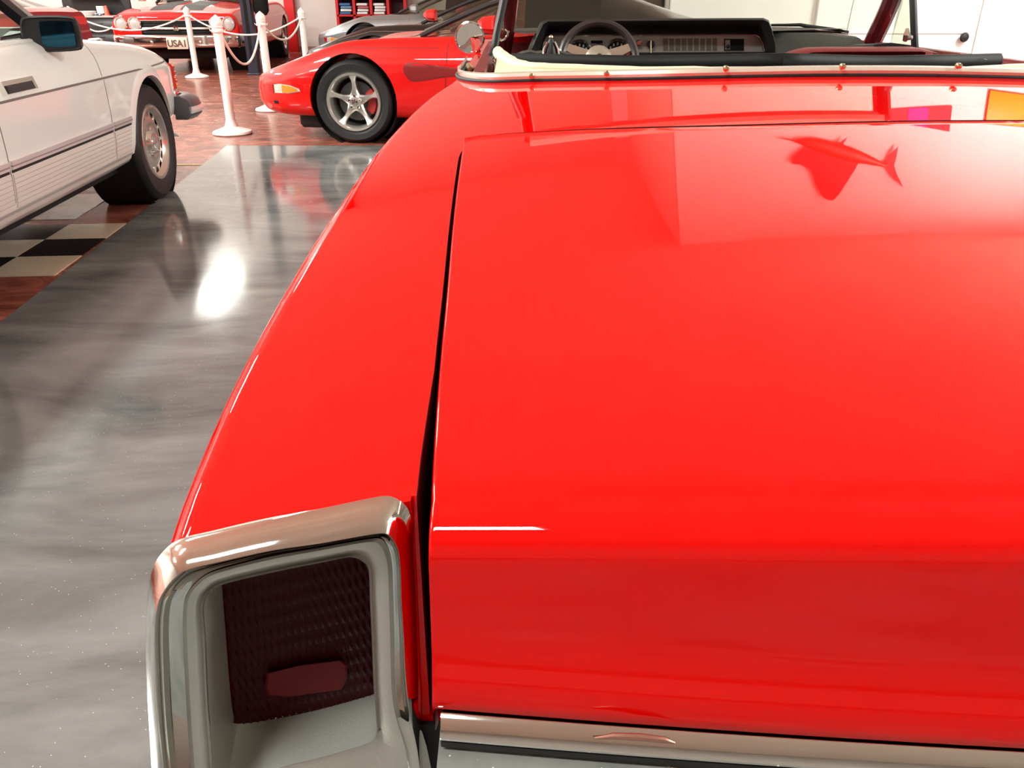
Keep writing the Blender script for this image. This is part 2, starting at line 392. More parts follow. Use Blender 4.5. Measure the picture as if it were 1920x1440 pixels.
# ================================================================== GENERIC CAR BODY
def sec(wd, zb, zs, zt, zc):
    return [(0, zb), (wd * .80, zb), (wd * .955, zb + .045), (wd * .995, zb + (zs - zb) * .45), (wd, zs - .03), (wd * .992, zs), (wd * .955, zs + (zt - zs) * .55), (wd * .87, zt), (wd * .70, zt + (zc - zt) * .25), (wd * .42, zt + (zc - zt) * .7), (0, zc)]
def body_solid(stations, step=.07, sub=3):
    ys = [s[0] for s in stations]
    if ys[0] > ys[-1]: stations = stations[::-1]; ys = ys[::-1]
    ev = [pchip(ys, [s[i] for s in stations]) for i in range(1, 6)]
    n = max(8, int((ys[-1] - ys[0]) / step)); yy = sorted(set([ys[0] + (ys[-1] - ys[0]) * i / n for i in range(n + 1)] + [ys[0] + .02, ys[0] + .05, ys[-1] - .02, ys[-1] - .05]))
    rings = []
    for y in yy:
        half = [(p.x, p.y) for p in spline([Vector((a, b, 0)) for a, b in sec(*[e(y) for e in ev])], sub)]
        ring = [(x, y, z) for x, z in half] + [(-x, y, z) for x, z in half[-2:0:-1]]
        rings.append(ring)
    return B().ring_loft(rings, True, True, True)
def arch_cutters(ws, hw, R):
    out = []
    for (y, z) in ws:
        for s in (-1, 1):
            out.append(B().lathe([(R, s * (hw - .30)), (R, s * (hw + .2))], (0, y, z), 'X', 40, True, True))
    return out
def bvh(me): return BVHTree.FromPolygons([v.co.copy() for v in me.vertices], [tuple(p.vertices) for p in me.polygons])
def drape(tree, pts, width, thick, dirn, start, b=None, sink=.002):
    """ribbon of given width laid on the body; pts are positions on a sheet at distance, shot along dirn"""
    b = b or B(); d = Vector(dirn).normalized(); hits = []
    for p in pts:
        h = tree.ray_cast(Vector(p) + Vector(start), d)
        if h[0] is None: continue
        hits.append((h[0], h[1] if h[1].dot(d) < 0 else -h[1]))
    rings = []
    for i, (p, n) in enumerate(hits):
        t = (hits[min(i + 1, len(hits) - 1)][0] - hits[max(i - 1, 0)][0])
        if t.length < 1e-6: continue
        t.normalize(); s = n.cross(t).normalized()
        ww = width[i] if isinstance(width, (list, tuple)) else width
        rings.append([p + s * ww / 2 - n * sink, p + s * ww / 2 * .9 + n * thick, p - s * ww / 2 * .9 + n * thick, p - s * ww / 2 - n * sink])
    if len(rings) > 1: b.ring_loft(rings, True, True, True)
    return b
def patch(tree, poly, thick, dirn, start, res=8, b=None, sink=.004):
    """a moulded lens or panel lying on the body: closed outline filled towards its centre"""
    b = b or B(); d = Vector(dirn).normalized(); P = [Vector(p) for p in poly]; c = sum(P, Vector()) / len(P); rings = []
    for (f, off) in ((1, -sink), (1, thick * .4), (.94, thick), (.6, thick), (.25, thick)):
        ring = []
        for p in P:
            q = c.lerp(p, f); h = tree.ray_cast(q + Vector(start), d)
            if h[0] is None: h = (q, -d)
            ring.append(h[0] - d * off)
        rings.append(ring)
    return b.ring_loft(rings, True, False, True)
def line_pts(a, c, n=20): a = Vector(a); c = Vector(c); return [a.lerp(c, i / n) for i in range(n + 1)]
DREDREF = None
def greenhouse(car, st, m_body, wsplit, tub=True):
    """st: (y, half width at belt, belt z, half width at roof, roof z)"""
    def ring(s):
        y, wb, zb, wr, zr = s
        return [(-wb, y, zb), (-wb * .6 - wr * .4, y, zb * .55 + zr * .45), (-wr, y, zr - .035), (-wr * .8, y, zr - .008), (-wr * .4, y, zr), (0, y, zr + .004), (wr * .4, y, zr), (wr * .8, y, zr - .008), (wr, y, zr - .035), (wb * .6 + wr * .4, y, zb * .55 + zr * .45), (wb, y, zb)]
    ws = [s for s in st if s[0] >= wsplit[0]]; mid = [s for s in st if wsplit[1] <= s[0] <= wsplit[0]]; rr = [s for s in st if s[0] <= wsplit[1]]
    obj('windscreen', B().grid([ring(s) for s in ws]), GPALE, car)
    for sl in ((0, 3), (8, 11)): obj('side_glass', B().grid([ring(s)[sl[0]:sl[1]] for s in mid]), GDARK, car)
    obj('roof', B().grid([ring(s)[2:9] for s in mid]), m_body, car)
    obj('rear_glass', B().grid([ring(s) for s in rr]), GDARK, car)
    m_pil = BLK if m_body is not DREDREF else m_body
    for s in (0, -1):
        obj('windscreen_pillar', B().tube([ring(q)[2 if s == 0 else 8] if i else ring(q)[0 if s == 0 else 10] for i, q in enumerate(ws[::1])], .022, 6), m_pil, car)
def wheels_for(car, ws, hw, R, wd, rim_r, style):
    for (y, z) in ws:
        for s in (-1, 1):
            ty = tyre_part(car, s * (hw - wd / 2 - .012), y, R, wd, s, rim_r)
            if style == 'star': rim_star(ty, rim_r, wd, s, 0)
            else: rim_slots(ty, rim_r, wd, s, 15 if style == 'slots' else 8)
            
def liners(car, ws, hw, R):
    b = B()
    for (y, z) in ws:
        for s in (-1, 1):
            b.lathe([(R - .004, s * (hw - .035)), (R - .006, s * (hw - .30)), (.02, s * (hw - .302))], (0, y, z), 'X', 40)
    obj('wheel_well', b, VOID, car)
# ================================================================== HERO: RED CONVERTIBLE (tail towards the camera, nose to +Y)
XC = .72
hero = thing('convertible', 'glossy red open convertible seen close up from behind its trunk lid', 'car', (XC, 2.85, 0))
_t = [(.25, -.162, .868), (.285, -.165, .876), (.31, -.168, .882), (.36, -.174, .888), (.476, -.185, .893), (.65, -.195, .897), (.83, -.202, .900), (1.18, -.206, .908), (1.5, -.198, .916), (1.8, -.178, .924), (2.05, -.146, .932), (2.4, -.138, .932), (3.2, -.140, .928), (3.8, -.150, .935), (4.5, -.170, .925), (5.2, -.16, .88), (5.45, -.12, .80)]
XE = pchip([a[0] for a in _t], [a[1] for a in _t]); ZE = pchip([a[0] for a in _t], [a[2] for a in _t])
CROWN = .047
def zs(X, Y):
    if X > XC: X = 2 * XC - X
    q = (XC - X) / (XC - XE(Y)); return ZE(Y) + CROWN * (1 - min(1.2, q * q))
def hit(px, py):
    z = .9
    for _ in range(25):
        p = PZ(px, py, z); z = .5 * z + .5 * zs(p.x, p.y)
    return PZ(px, py, z)
def mirx(pts): return [Vector((2 * XC - p[0], p[1], p[2])) for p in pts]
def mirror_b(b): n = B(); n.v = [(2 * XC - v[0], v[1], v[2]) for v in b.v]; n.f = list(b.f); return n
def part(name, b, m, parent=None, ang=35): return obj(name, b, m, parent or hero, ang, True)
# -- trunk gap line (left), lifted onto the deck
gp = [hit(*p) for p in [(807, 965), (811, 870), (818, 760), (827, 650), (836, 560), (848, 425), (857, 345), (864, 295)]]
gy = [p.y for p in gp]; XG = pchip(gy, [p.x for p in gp])
yf = pchip([-.06, .1, .4, .72], [hit(900, 254).y, hit(1060, 245).y, hit(1420, 234).y, hit(1800, 226).y])
def YR(X): return .2575 + .0683 * (X - XC) ** 2
ycorner = gy[-1]
# -- tail lamp rings in pixels of the photograph, given a real plane each
R0top = [(278, 1110), (284, 1075), (300, 1045), (335, 1015), (400, 998), (500, 975), (600, 957), (700, 937), (727, 933), (750, 942), (766, 960), (776, 1000)]
tops = [hit(*p) for p in R0top[2:10]]
la, lb = tops[0], tops[-1]
def YP(X): return la.y + (lb.y - la.y) * (X - la.x) / (lb.x - la.x)
def lamp_pt(px, py, off):
    Y = .305
    for _ in range(12):
        p = PY(px, py, Y); Y = YP(max(-.20, min(-.03, p.x))) + off
    return PY(px, py, Y)
# -- body solid
NB = 46
def body_ring(Y, end=False):
    xe, ze = XE(Y), ZE(Y)
    half = [(XC, .30), (xe + .16, .30), (xe + .04, .32), (xe + .004, .42), (xe - .012, .56), (xe - .014, .68), (xe - .010, .77), (xe - .006, ze - .06), (xe - .003, ze - .035), (xe - .0005, ze - .018)]
    for k in range(1, 6):
        a = PI - k * (PI / 2) / 6; half.append((xe + .014 + .0145 * math.cos(a), ze - .014 + .014 * math.sin(a) + .001))
    for k in range(NB + 1):
        t = (k / NB) ** 1.3; X = xe + .016 + (XC - xe - .016) * t; half.append((X, zs(X, Y)))
    ring = [Vector((x, Y, z)) for x, z in half] + [Vector((2 * XC - x, Y, z)) for x, z in half[-2:0:-1]]
    if end:
        pass
    return ring
YEND = max(la.y, lb.y) + .004
ysb = [.345, .37, .41, .45, .5] + [.5 + .05 * k for k in range(1, 99) if .5 + .05 * k < 5.44] + [5.45]
body = B().ring_loft([body_ring(YEND)] + [body_ring(y) for y in ysb], True, True, True)
GAP = .0032
def gapw(y): return GAP + .0042 * max(0, min(1, (.46 - y) / .12))
out = [Vector((XG(y) - gapw(y), y, 0)) for y in [.33 + (ycorner - .33) * k / 24 for k in range(25)]]
x0 = out[-1].x; yF = yf(-.02)
arc = []
for k in range(1, 9):
    a = PI - k * (PI / 2) / 8; arc.append(Vector((x0 + .055 + .055 * math.cos(a), ycorner + (yF + GAP - ycorner) * math.sin(a), 0)))
front = [Vector((x, yf(x) + GAP, 0)) for x in [x0 + .08 + (XC - x0 - .08) * k / 14 for k in range(15)]]
left = [Vector((XG(.33) - gapw(0), .0, 0))] + out + arc + front
poly = left + mirx(left[:-1])[::-1]
lidcut = B().prism([Vector((p.x, p.y, .745)) for p in poly], (0, 0, .6))
# cockpit
Tpx = [(858, 141), (861, 147), (872, 151), (895, 154), (930, 155), (1000, 153), (1150, 151), (1300, 148), (1500, 144), (1700, 141), (1860, 139)]
T = [hit(*p) for p in Tpx]
Tn = [p for p in T if p.x < XC - .02]; Tn.append(Vector((XC, Tn[-1].y - .004, zs(XC, Tn[-1].y))))
cl = [Vector((-.088, 3.86, 0)), Vector((-.094, 2.5, 0))] + [Vector((max(p.x + .012, -.094), p.y + .014, 0)) for p in Tn[2:]]
cpoly = cl + mirx(cl[:-1])[::-1]
pitcut = B().prism([Vector((p.x, p.y, .42)) for p in cpoly], (0, 0, .9))
# lamp cavities
lampcut_px = [(345, 1135), (352, 1110), (372, 1088), (400, 1068), (560, 1036), (700, 1008), (725, 1018), (735, 1050), (740, 1200), (745, 1400), (760, 1620), (380, 1620)]
lc = [lamp_pt(px, py, 0) for px, py in lampcut_px]
lampcut = B().prism([Vector((p.x, .15, p.z)) for p in lc], (0, .26, 0))
WH = [(1.58, .34), (4.46, .34)]
arch = []
for (y, z) in WH:
    arch.append(B().lathe([(.37, -.40), (.37, .12)], (0, y, z), 'X', 40, True, True)); arch.append(B().lathe([(.37, 1.32), (.37, 1.85)], (0, y, z), 'X', 40, True, True))
bme = boolean(mesh_of(body, 'body'), [lidcut, pitcut, lampcut, mirror_b(lampcut)] + arch)
bo = obj('body', bme, RED, hero, 30, True)
def analytic_normals(o):
    me = o.data; nrm = [Vector((0, 0, 0))] * len(me.loops); loc = hero.location
    for p in me.polygons:
        if p.normal.z < .8: continue
        for li in p.loop_indices:
            v = me.vertices[me.loops[li].vertex_index].co + loc
            x = v.x if v.x < XC else 2 * XC - v.x
            if abs(zs(v.x, v.y) - v.z) > .0006 or x < XE(v.y) + .015: continue
            e = .004; nx = -(zs(v.x + e, v.y) - zs(v.x - e, v.y)) / (2 * e); ny = -(zs(v.x, v.y + e) - zs(v.x, v.y - e)) / (2 * e)
            nrm[li] = Vector((nx, ny, 1)).normalized()
    for p in me.polygons:
        c = p.center + loc
        if abs(p.normal.z) < .5 and -.1 < c.x < 2 * XC + .1 and .34 < c.y < 1.32 and c.z > .73 and me.name.startswith('body'): p.material_index = 1
    me.normals_split_custom_set([tuple(n) for n in nrm])
bo.data.name = 'body'; bo.data.materials.append(mat('gap_shade_red', (.05, .0005, .0005), .7)); analytic_normals(bo)  # darker copy of the red paints shade on the trench walls
def tip(flip):
    src = [p for p in body_ring(YEND + .0005)[5:] if p.x < XG(.33) - gapw(0) and p.z > .5]; rows = []
    for t in (0, .5, 1):
        row = []
        for p in src:
            y = (YEND + .0005) * (1 - t) + (YP(max(-.19, p.x)) + (-.0005 if p.x > XE(YEND) + .004 else .005)) * t; dx = XE(y) - XE(YEND + .0005)
            x = p.x + dx * (1 if p.x < -.12 else 0); z = p.z
            if x > XE(y) + .016: z = zs(x, y)
            elif p.z > .8: z = p.z + ZE(y) - ZE(YEND)
            row.append(Vector((x, y, z)))
        rows.append(row)
    rows.append([p + Vector((.0, .003, -.012)) for p in rows[-1]])
    b = B().grid(rows); o = part('fender_tip', b if not flip else mirror_b(b), RED, bo, 40); analytic_normals(o)
tip(0); tip(1)
# -- trunk lid
def lid_profile(X, c):
    yr = YR(X); yfr = yf(min(X, 2 * XC - X)) - GAP
    xl = min(X, 2 * XC - X)
    r = .017; pts = []
    zb = .7955
    zt = zs(X, yr + .028)
    pts += [(yr + .010, zb - .002, 1), (yr - .004, zb - .001, 0), (yr - .0075, zb + .003, 0), (yr - .008, zb + .010, 0), (yr - .003, zb + .022, 0), (yr + .002, zb + .034, 0), (yr + .0045, zb + .05, 0)]
    for k in range(1, 5): pts.append((yr + .0045 + .001 * k, zb + .05 + (zt - .024 - zb - .05) * k / 4, 0))
    ya = yr + .0085
    for k in range(1, 9):
        a = k * PI / 16; rr = .020
        pts.append((ya + rr * (1 - math.cos(a)) * 1.25, (zt - .024) + .023 * math.sin(a), 0))
    y0 = pts[-1][0] + .004
    n = 44
    # near the corners the front edge swings back
    if xl < x0 + .055 + .008:
        t = max(0, min(1, (xl - (x0 + .0064)) / .055)); yfr = ycorner + (yfr - ycorner) * math.sin(math.acos(1 - t))
    for k in range(n + 1):
        t = k / n; y = y0 + (yfr - .004 - y0) * (t ** 1.25); pts.append((y, zs(X, y), 2))
    pts += [(yfr - .0012, zs(X, yfr) - .0012, 0), (yfr, zs(X, yfr) - .004, 0), (yfr, zs(X, yfr) - .02, 0)]
    return pts
cs = sorted(set([-1 + .5 * (k / 30) ** 1.6 for k in range(31)] + [-.5 + k / 24. for k in range(25)] + [1 - .5 * (k / 30) ** 1.6 for k in range(31)]))
cols = []
for ci, c in enumerate(cs):
    # first the profile at a nominal X, then every row is laid on its own X so that the side follows the gap
    xl0 = XG(.33) + GAP * .5; X = XC + c * (XC - xl0)
    prof = lid_profile(X, c); col = []
    for (y, z, k) in prof:
        xl = XG(max(.33, y)) + GAP * .5; Xx = XC + c * (XC - xl)
        zz = z + (zs(Xx, y) - zs(X, y)) if k == 2 else z
        col.append(Vector((Xx, y, zz)))
    cols.append(col)
def edge_cols(c, sgn):
    a, b2, c3 = [], [], []
    for p in c:
        a.append(p + Vector((sgn * .0012, .0, -.0012))); b2.append(p + Vector((sgn * .0016, .0, -.0040))); c3.append(p + Vector((sgn * .0016, .006, -.022)))
    return a, b2, c3, [p + Vector((sgn * .0014, .05, -.05)) for p in c]
l1, l2, l3, l4 = edge_cols(cols[0], -1); r1, r2, r3, r4 = edge_cols(cols[-1], 1)
lid = B().grid([l4, l3, l2, l1] + cols + [r1, r2, r3, r4])
lo = part('trunk_lid', lid, RED, ang=60)
# chrome strip along the foot of the lid
rows = []
for k in range(61):
    X = XG(.33) + .004 + (2 * (XC - XG(.33)) - .008) * k / 60; yr = YR(X)
    rows.append([Vector((X, yr + dy, z)) for dy, z in ((-.006, .7945), (-.0085, .7932), (-.0135, .7885), (-.0148, .7860), (-.0143, .7842), (-.010, .7834), (.01, .7834))])
strip = part('trim_strip', B().grid(rows), CHROME, lo)
rows = [[p[6] + Vector((0, 0, -.0005)), p[5] + Vector((0, -.004, -.001)), p[5] + Vector((0, -.003, -.0055)), p[6] + Vector((0, 0, -.006))] for p in rows]
part('rubber_strip', B().grid(rows), RUB, lo)
# finger notch in the strip
npx = [(1115, 1384), (1150, 1380), (1200, 1382), (1245, 1387), (1265, 1393)]
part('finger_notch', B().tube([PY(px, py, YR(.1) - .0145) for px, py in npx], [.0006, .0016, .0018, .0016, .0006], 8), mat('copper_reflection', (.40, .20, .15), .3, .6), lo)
# -- black plates painting the shade inside the trunk gap
part('gap_shade_floor', B().box((XC, .79, .742), (2 * (XC + .08), .90, .006)), VOID)
for s in (0, 1):
    b = B().box((-.047, .3292, .62), (.024, .003, .245)); part('gap_shade_plate', b if not s else mirror_b(b), VOID)
# -- tail lamp
NR = 72
def px_ring(px, off, n=NR, lift=None):
    pts = [lamp_pt(a, c, off) for a, c in px]
    return pts
R0 = [(292, 1620), (284, 1440), (276, 1300), (273, 1200), (276, 1120), (284, 1075), (300, 1045), (335, 1015), (400, 998), (500, 975), (600, 957), (690, 938), (727, 933), (750, 942), (766, 960), (776, 1000), (781, 1100), (785, 1200), (788, 1280), (790, 1345), (794, 1440), (800, 1620)]
R1 = [(322, 1620), (305, 1440), (295, 1333), (290, 1200), (295, 1137), (308, 1107), (329, 1082), (355, 1067), (427, 1050), (510, 1032), (600, 1019), (685, 1004), (722, 1000), (737, 1012), (747, 1033), (751, 1067), (753, 1129), (757, 1192), (761, 1270), (770, 1345), (787, 1440), (797, 1620)]
R2 = [(372, 1620), (357, 1440), (350, 1333), (343, 1200), (344, 1137), (352, 1112), (368, 1092), (392, 1075), (440, 1060), (515, 1042), (600, 1027), (683, 1012), (712, 1010), (724, 1020), (732, 1040), (736, 1067), (738, 1129), (740, 1192), (742, 1290), (752, 1345), (778, 1440), (792, 1620)]
R3 = [(405, 1560), (396, 1417), (388, 1317), (383, 1200), (379, 1139), (386, 1114), (398, 1103), (410, 1096), (445, 1086), (530, 1067), (600, 1053), (650, 1043), (668, 1044), (680, 1050), (689, 1060), (693, 1077), (695, 1129), (698, 1190), (702, 1290), (706, 1355), (706, 1375), (694, 1394)]
R3b = [(600, 1423), (500, 1455)]
L4 = [(446, 1357), (438, 1343), (431, 1290), (424, 1200), (417, 1110), (416, 1088), (420, 1076), (430, 1068), (470, 1058), (540, 1042), (600, 1030), (680, 1014), (700, 1012), (712, 1018), (718, 1030), (720, 1060), (720, 1129), (721, 1190), (722, 1240), (722, 1275), (716, 1293), (700, 1302)]
TOPI = range(5, 15)
def lift_ring(R, off):
    n = len(R); return [lamp_pt(a, c, off * (1 if (n != 22 or i < 13 or off > -.005) else max(.7, 1 - .1 * (i - 12)))) for i, (a, c) in enumerate(R)]
def mixpx(A, Bq, t): return [(a[0] + (b[0] - a[0]) * t, a[1] + (b[1] - a[1]) * t) for a, b in zip(A, Bq)]
r0 = lift_ring(R0, .001)
for i in range(6, 15):
    h = hit(*R0[i]); r0[i] = h + Vector((0, 0, .001))
rb = [spline(r, 4) for r in (r0, lift_ring(mixpx(R0, R1, .3), -.006), lift_ring(mixpx(R0, R1, .7), -.0125), lift_ring(R1, -.0155), lift_ring(mixpx(R1, R2, .06), -.0145), lift_ring(mixpx(R1, R2, .25), -.004), lift_ring(mixpx(R1, R2, .5), .0), lift_ring(mixpx(R1, R2, .8), .0005), lift_ring(R2, .0005))]
def lamp_half(flip):
    fx = mirror_b if flip else (lambda q: q)
    bez = part('tail_lamp', fx(B().ring_loft(rb, False)), CHROME, ang=40)
    op = R3 + R3b                                           # closed opening outline
    l4 = L4 + [(600, 1330), (520, 1347)]
    def closed(px, off): return spline(lift_ring(px, off), 4, True)
    # silver surround: open part follows R2, then the lip all round
    sil = B()
    s0 = spline(lift_ring(R2, .0), 4); s1 = spline(lift_ring(mixpx(R2, R3, .2), -.004), 4); s2 = spline(lift_ring(mixpx(R2, R3, .55), -.004), 4); s3 = spline(lift_ring(mixpx(R2, R3, .9), -.001), 4); s4 = spline(lift_ring(R3, -.003), 4)
    sil.ring_loft([s0, s1, s2, s3, s4], False)
    # lower panel under the opening
    low = [(706, 1375), (694, 1394), (600, 1423), (500, 1455), (405, 1560)]
    lowb = [(742, 1345), (775, 1440), (660, 1600), (540, 1640), (405, 1680)]
    lowc = [(752, 1345), (800, 1400), (806, 1640), (560, 1800), (372, 1700)]
    sil.ring_loft([spline(lift_ring(q, f), 4) for q, f in ((low, -.003), (mixpx(low, lowb, .3), -.001), (lowb, -.003), (lowc, -.002))], False)
    part('lamp_surround', fx(sil), SILV, bez, 40)
    lip = B().ring_loft([closed(op, -.0028), closed([(x + (600 - x) * .004, y + (1240 - y) * .004) for x, y in op], -.0042), closed([(x + (600 - x) * .014, y + (1240 - y) * .012) for x, y in op], -.0028), closed([(x + (600 - x) * .016, y + (1240 - y) * .014) for x, y in op], .002)], True)
    part('lamp_lip', fx(lip), CHROME2, bez, 50)
    tray = B().ring_loft([closed([(x + (600 - x) * .013, y + (1240 - y) * .012) for x, y in op], .001), closed(l4, .036)], True)
    part('lamp_tray', fx(tray), SILV, bez, 40)
    # lens: a grid of small pillows
    q = [lamp_pt(*p, .0355) for p in ((416, 1075), (722, 1005), (724, 1310), (440, 1378))]
    nx, nz = 23, 11; rows = []
    for j in range(nz * 2 + 1):
        row = []
        for i in range(nx * 2 + 1):
            u, v = i / (nx * 2), j / (nz * 2); p = q[0].lerp(q[1], u).lerp(q[3].lerp(q[2], u), v)
            rid = (0 if i % 2 else 1) + (0 if j % 2 else 1)
            row.append(p + Vector((0, .0010 * (rid > 0), 0)))
        rows.append(row)
    part('lens', fx(B().grid(rows)), LENS, bez, 0)
    rf = [(500, 1262), (560, 1247), (640, 1237), (652, 1246), (650, 1275), (640, 1293), (540, 1307), (503, 1304), (496, 1290)]
    a = [lamp_pt(x, y, .034) for x, y in rf]; b2 = [lamp_pt(x + (575 - x) * .06, y + (1272 - y) * .06, .0325) for x, y in rf]
    part('reflector', fx(B().ring_loft([a, b2], True, False, True)), REFLR, bez, 30)
lamp_half(False); lamp_half(True)
# -- rear bumper and lower valance
rows = []
for k in range(61):
    X = -.0375 + (2 * XC + .075) * k / 60; yr = YR(X)
    rows.append([Vector((X, yr + dy, z)) for dy, z in ((.03, .7755), (-.02, .7745), (-.07, .768), (-.115, .752), (-.13, .725), (-.135, .68), (-.12, .64), (.03, .64))])
part('rear_bumper', B().ring_loft(rows, True, True, True), BUMP, ang=50)
rows = []
for k in range(61):
    X = -.205 + (2 * XC + .41) * k / 60; yr = YR(max(-.05, min(2 * XC + .05, X))) + .9 * max(0, abs(X - XC) - .85) ** 1.5
    rows.append([Vector((X, yr + dy, z)) for dy, z in ((.03, .655), (-.08, .65), (-.145, .635), (-.165, .59), (-.165, .53), (-.14, .47), (-.06, .44), (.03, .44))])
part('bumper_bar', B().ring_loft(rows, True, True, True), CHROME, ang=50)
part('valance', B().box((XC, .365, .50), (1.50, .05, .32)), RED)
# -- trim around the cockpit, seal, boot
full = Tn + mirx(Tn[:-1])[::-1]
cv = [Vector((-.128, 2.45, .944)), Vector((-.133, 2.2, .938))] + full + [Vector((2 * XC + .133, 2.2, .938)), Vector((2 * XC + .128, 2.45, .944))]
cvs = spline(cv, 4)
part('cockpit_seal', B().tube([p + Vector((0, .002, .002)) for p in cvs], .0062, 8), RUB)
tr = part('belt_trim', B().ring_loft([[p + Vector((sx * .0, dy, dz)) for dy, dz in ((-.003, .006), (-.006, .012), (-.002, .0185), (.012, .0205), (.022, .012), (.02, .004))] for p in cvs for sx in (1,)], True, True, True), mat('cream_trim', (.70, .65, .55), .22, .25, .8))
sn = mesh_of(B().lathe([(.006, 0), (.006, .004), (.0035, .006), (.0035, .010), (.005, .012), (0, .013)], (0, 0, 0), 'Y', 10), 'snap_stud'); finish(sn, BRASS)
for (px, py, Y) in ((996, 142, 0), (1137, 137, 0), (1360, 128, 0), (1578, 124, 0), (1795, 123, 0)):
    j = min(range(len(cvs)), key=lambda q: abs(960 + F * cvs[q].x / ((cvs[q] - EYE).dot(fwd)) - px)); p = PY(px, py, cvs[j].y - .004)
    o = bpy.data.objects.new('snap_stud', sn); COL.objects.link(o); o.parent = tr; o.location = p - hero.location; o.rotation_euler = (PI, 0, 0)
roll = [(934, 98, 2.58), (938, 103, 2.52), (950, 111, 2.42), (966, 119, 2.34), (990, 124, 2.28), (1030, 126, 2.24), (1100, 128, 2.19), (1200, 131, 2.12), (1330, 130, 2.04), (1500, 129.5, 1.98)]
rp = [PY(*q) for q in roll]; rp.append(Vector((XC, rp[-1].y - .015, rp[-1].z)))
rr = [.017, .0175, .016, .013, .011, .010, .009, .008, .006, .005, .005]
for fx in (0, 1):
    pts = rp if not fx else mirx(rp[3:])
    bt = part('folded_top_boot' , B().tube(spline(pts, 5), [rr[min(10, int(i / 5) + 3 * fx)] for i in range(len(spline(pts, 5)))], 10), CRM)
    # flap between roll and trim
    tp = [(925, 146, 2.11), (932, 148, 2.11), (945, 149, 2.10), (966, 149, 2.09), (990, 149, 2.075), (1030, 148, 2.06), (1100, 147, 2.03), (1200, 145, 1.99), (1330, 141, 1.94), (1500, 137, 1.90)]
    bp = [PY(*q) for q in tp]; bp.append(Vector((XC, bp[-1].y - .012, bp[-1].z)))
    if fx: bp = mirx(bp[3:])
    A = spline(pts, 5); Cc = spline(bp, 5)
    part('boot_flap', B().grid([[a + Vector((0, 0, -.004)) for a in A], [a.lerp(c, .3) + Vector((0, -.012, -.001)) for a, c in zip(A, Cc)], [a.lerp(c, .65) + Vector((0, -.008, 0)) for a, c in zip(A, Cc)], Cc]), CRM, bt, 60)
    if not fx:
        part('boot_fold', B().tube([p + Vector((0, -.012, -.012)) for p in spline(pts, 5)[10:46]], .004, 8), CRM, bt)
# black edge of the folded top, across the car
bl = [PY(x, y, Y) for x, y, Y in ((960, 116, 2.55), (1100, 119, 2.45), (1250, 121, 2.40), (1500, 119, 2.34), (1700, 117, 2.30))]; bl.append(Vector((XC + .1, 2.28, PY(1800, 117, 2.28).z)))
bl = spline([p for p in bl if p.x < XC - .03] + [Vector((XC, bl[-2].y, bl[-2].z))], 5); bl = bl + mirx(bl[:-1])[::-1]
part('folded_top_edge', B().tube(bl, .0155, 10, flat=1.6), BLKV)
part('folded_top', B().grid([[p + Vector((0, .00, -.012)) for p in bl], [p + Vector((0, -.10, -.04)) for p in bl], [p + Vector((0, -.26, -.03)) for p in bl]]), BLKV, ang=60)
# -- cockpit lining
lin = B(); lin.ring_loft([[Vector((p.x + (XC - p.x) * .012, p.y + (3.0 - p.y) * .012, z)) for p in cpoly] for z in (.93, .80, .43)], True, False, True)
part('interior_lining', lin, BURG, ang=0)
for s in (0, 1):
    b = B().rbox((-.085, 2.95, .925), (.05, 1.5, .035), .015); part('door_top', b if not s else mirror_b(b), BURG)
# -- dashboard
yd = 3.42
O = [(1000, 122), (990, 100), (1002, 72), (1017, 42), (1026, 37), (1120, 36), (1250, 35), (1380, 34), (1434, 34), (1444, 38), (1450, 52), (1456, 80), (1458, 122)]
I = [(1010, 122), (1006, 100), (1014, 80), (1022, 56), (1030, 50), (1120, 49.5), (1250, 48.5), (1380, 48), (1420, 48), (1428, 51), (1434, 65), (1440, 85), (1442, 122)]
I2 = [(1013, 120), (1014, 98), (1018, 82), (1023, 69), (1030, 66), (1120, 66), (1250, 65), (1380, 65), (1416, 65), (1423, 69), (1428, 78), (1433, 92), (1430, 120)]
OB = [(a, b) for a, b in O]
rO = [PY(a, b, yd) for a, b in O]; rI = [PY(a, b, yd) for a, b in I]; rI2 = [PY(a, b, yd + .10) for a, b in I2]
back = [p + Vector((0, .28, -.01)) for p in rO]
dash = part('dashboard', B().ring_loft([back, [p + Vector((0, .02, 0)) for p in rO], [a.lerp(b, .25) + Vector((0, -.008, 0)) for a, b in zip(rO, rI)], rI, rI2], False), BLKV, ang=50)
part('dash_top', B().grid([[PY(985, 64, 3.45), PY(1200, 50, 3.5), PY(1452, 58, 3.45)], [Vector((-.06, 3.86, .985)), Vector((.72, 3.92, 1.0)), Vector((1.50, 3.86, .985))]]), DKGRY, dash)
part('dash_ledge', B().grid([[PY(1450, 122, 3.42), PY(1540, 120, 3.42), PY(1640, 118, 3.42)], [PY(1452, 100, 3.44), PY(1540, 98, 3.44), PY(1640, 98, 3.44)], [PY(1448, 60, 3.50), PY(1540, 65, 3.52), PY(1612, 72, 3.54)], [PY(1448, 54, 3.78), PY(1540, 59, 3.78), PY(1604, 68, 3.74)]]), DKGRY, dash, 60)
yp = yd + .095
pan = [(1017, 100), (1020, 82), (1024, 72), (1031, 68), (1416, 67), (1422, 70), (1428, 82), (1431, 98)]
pnl = part('instrument_panel', B().prism([PY(a, b, yp) for a, b in pan], (0, .02, 0)), PANEL, dash, 0)
part('panel_rail', B().tube([PY(a, b, yp - .006) for a, b in ((1016, 100), (1019, 80), (1025, 69), (1032, 66), (1417, 65), (1424, 69), (1430, 80), (1434, 98), (1430, 113))], .0035, 6), CHROME2, dash)
part('lower_dash', B().prism([PY(a, b, yp - .03) for a, b in ((1012, 100), (1432, 98), (1428, 124), (1010, 124))], (0, .06, 0)), BLK, dash, 0)
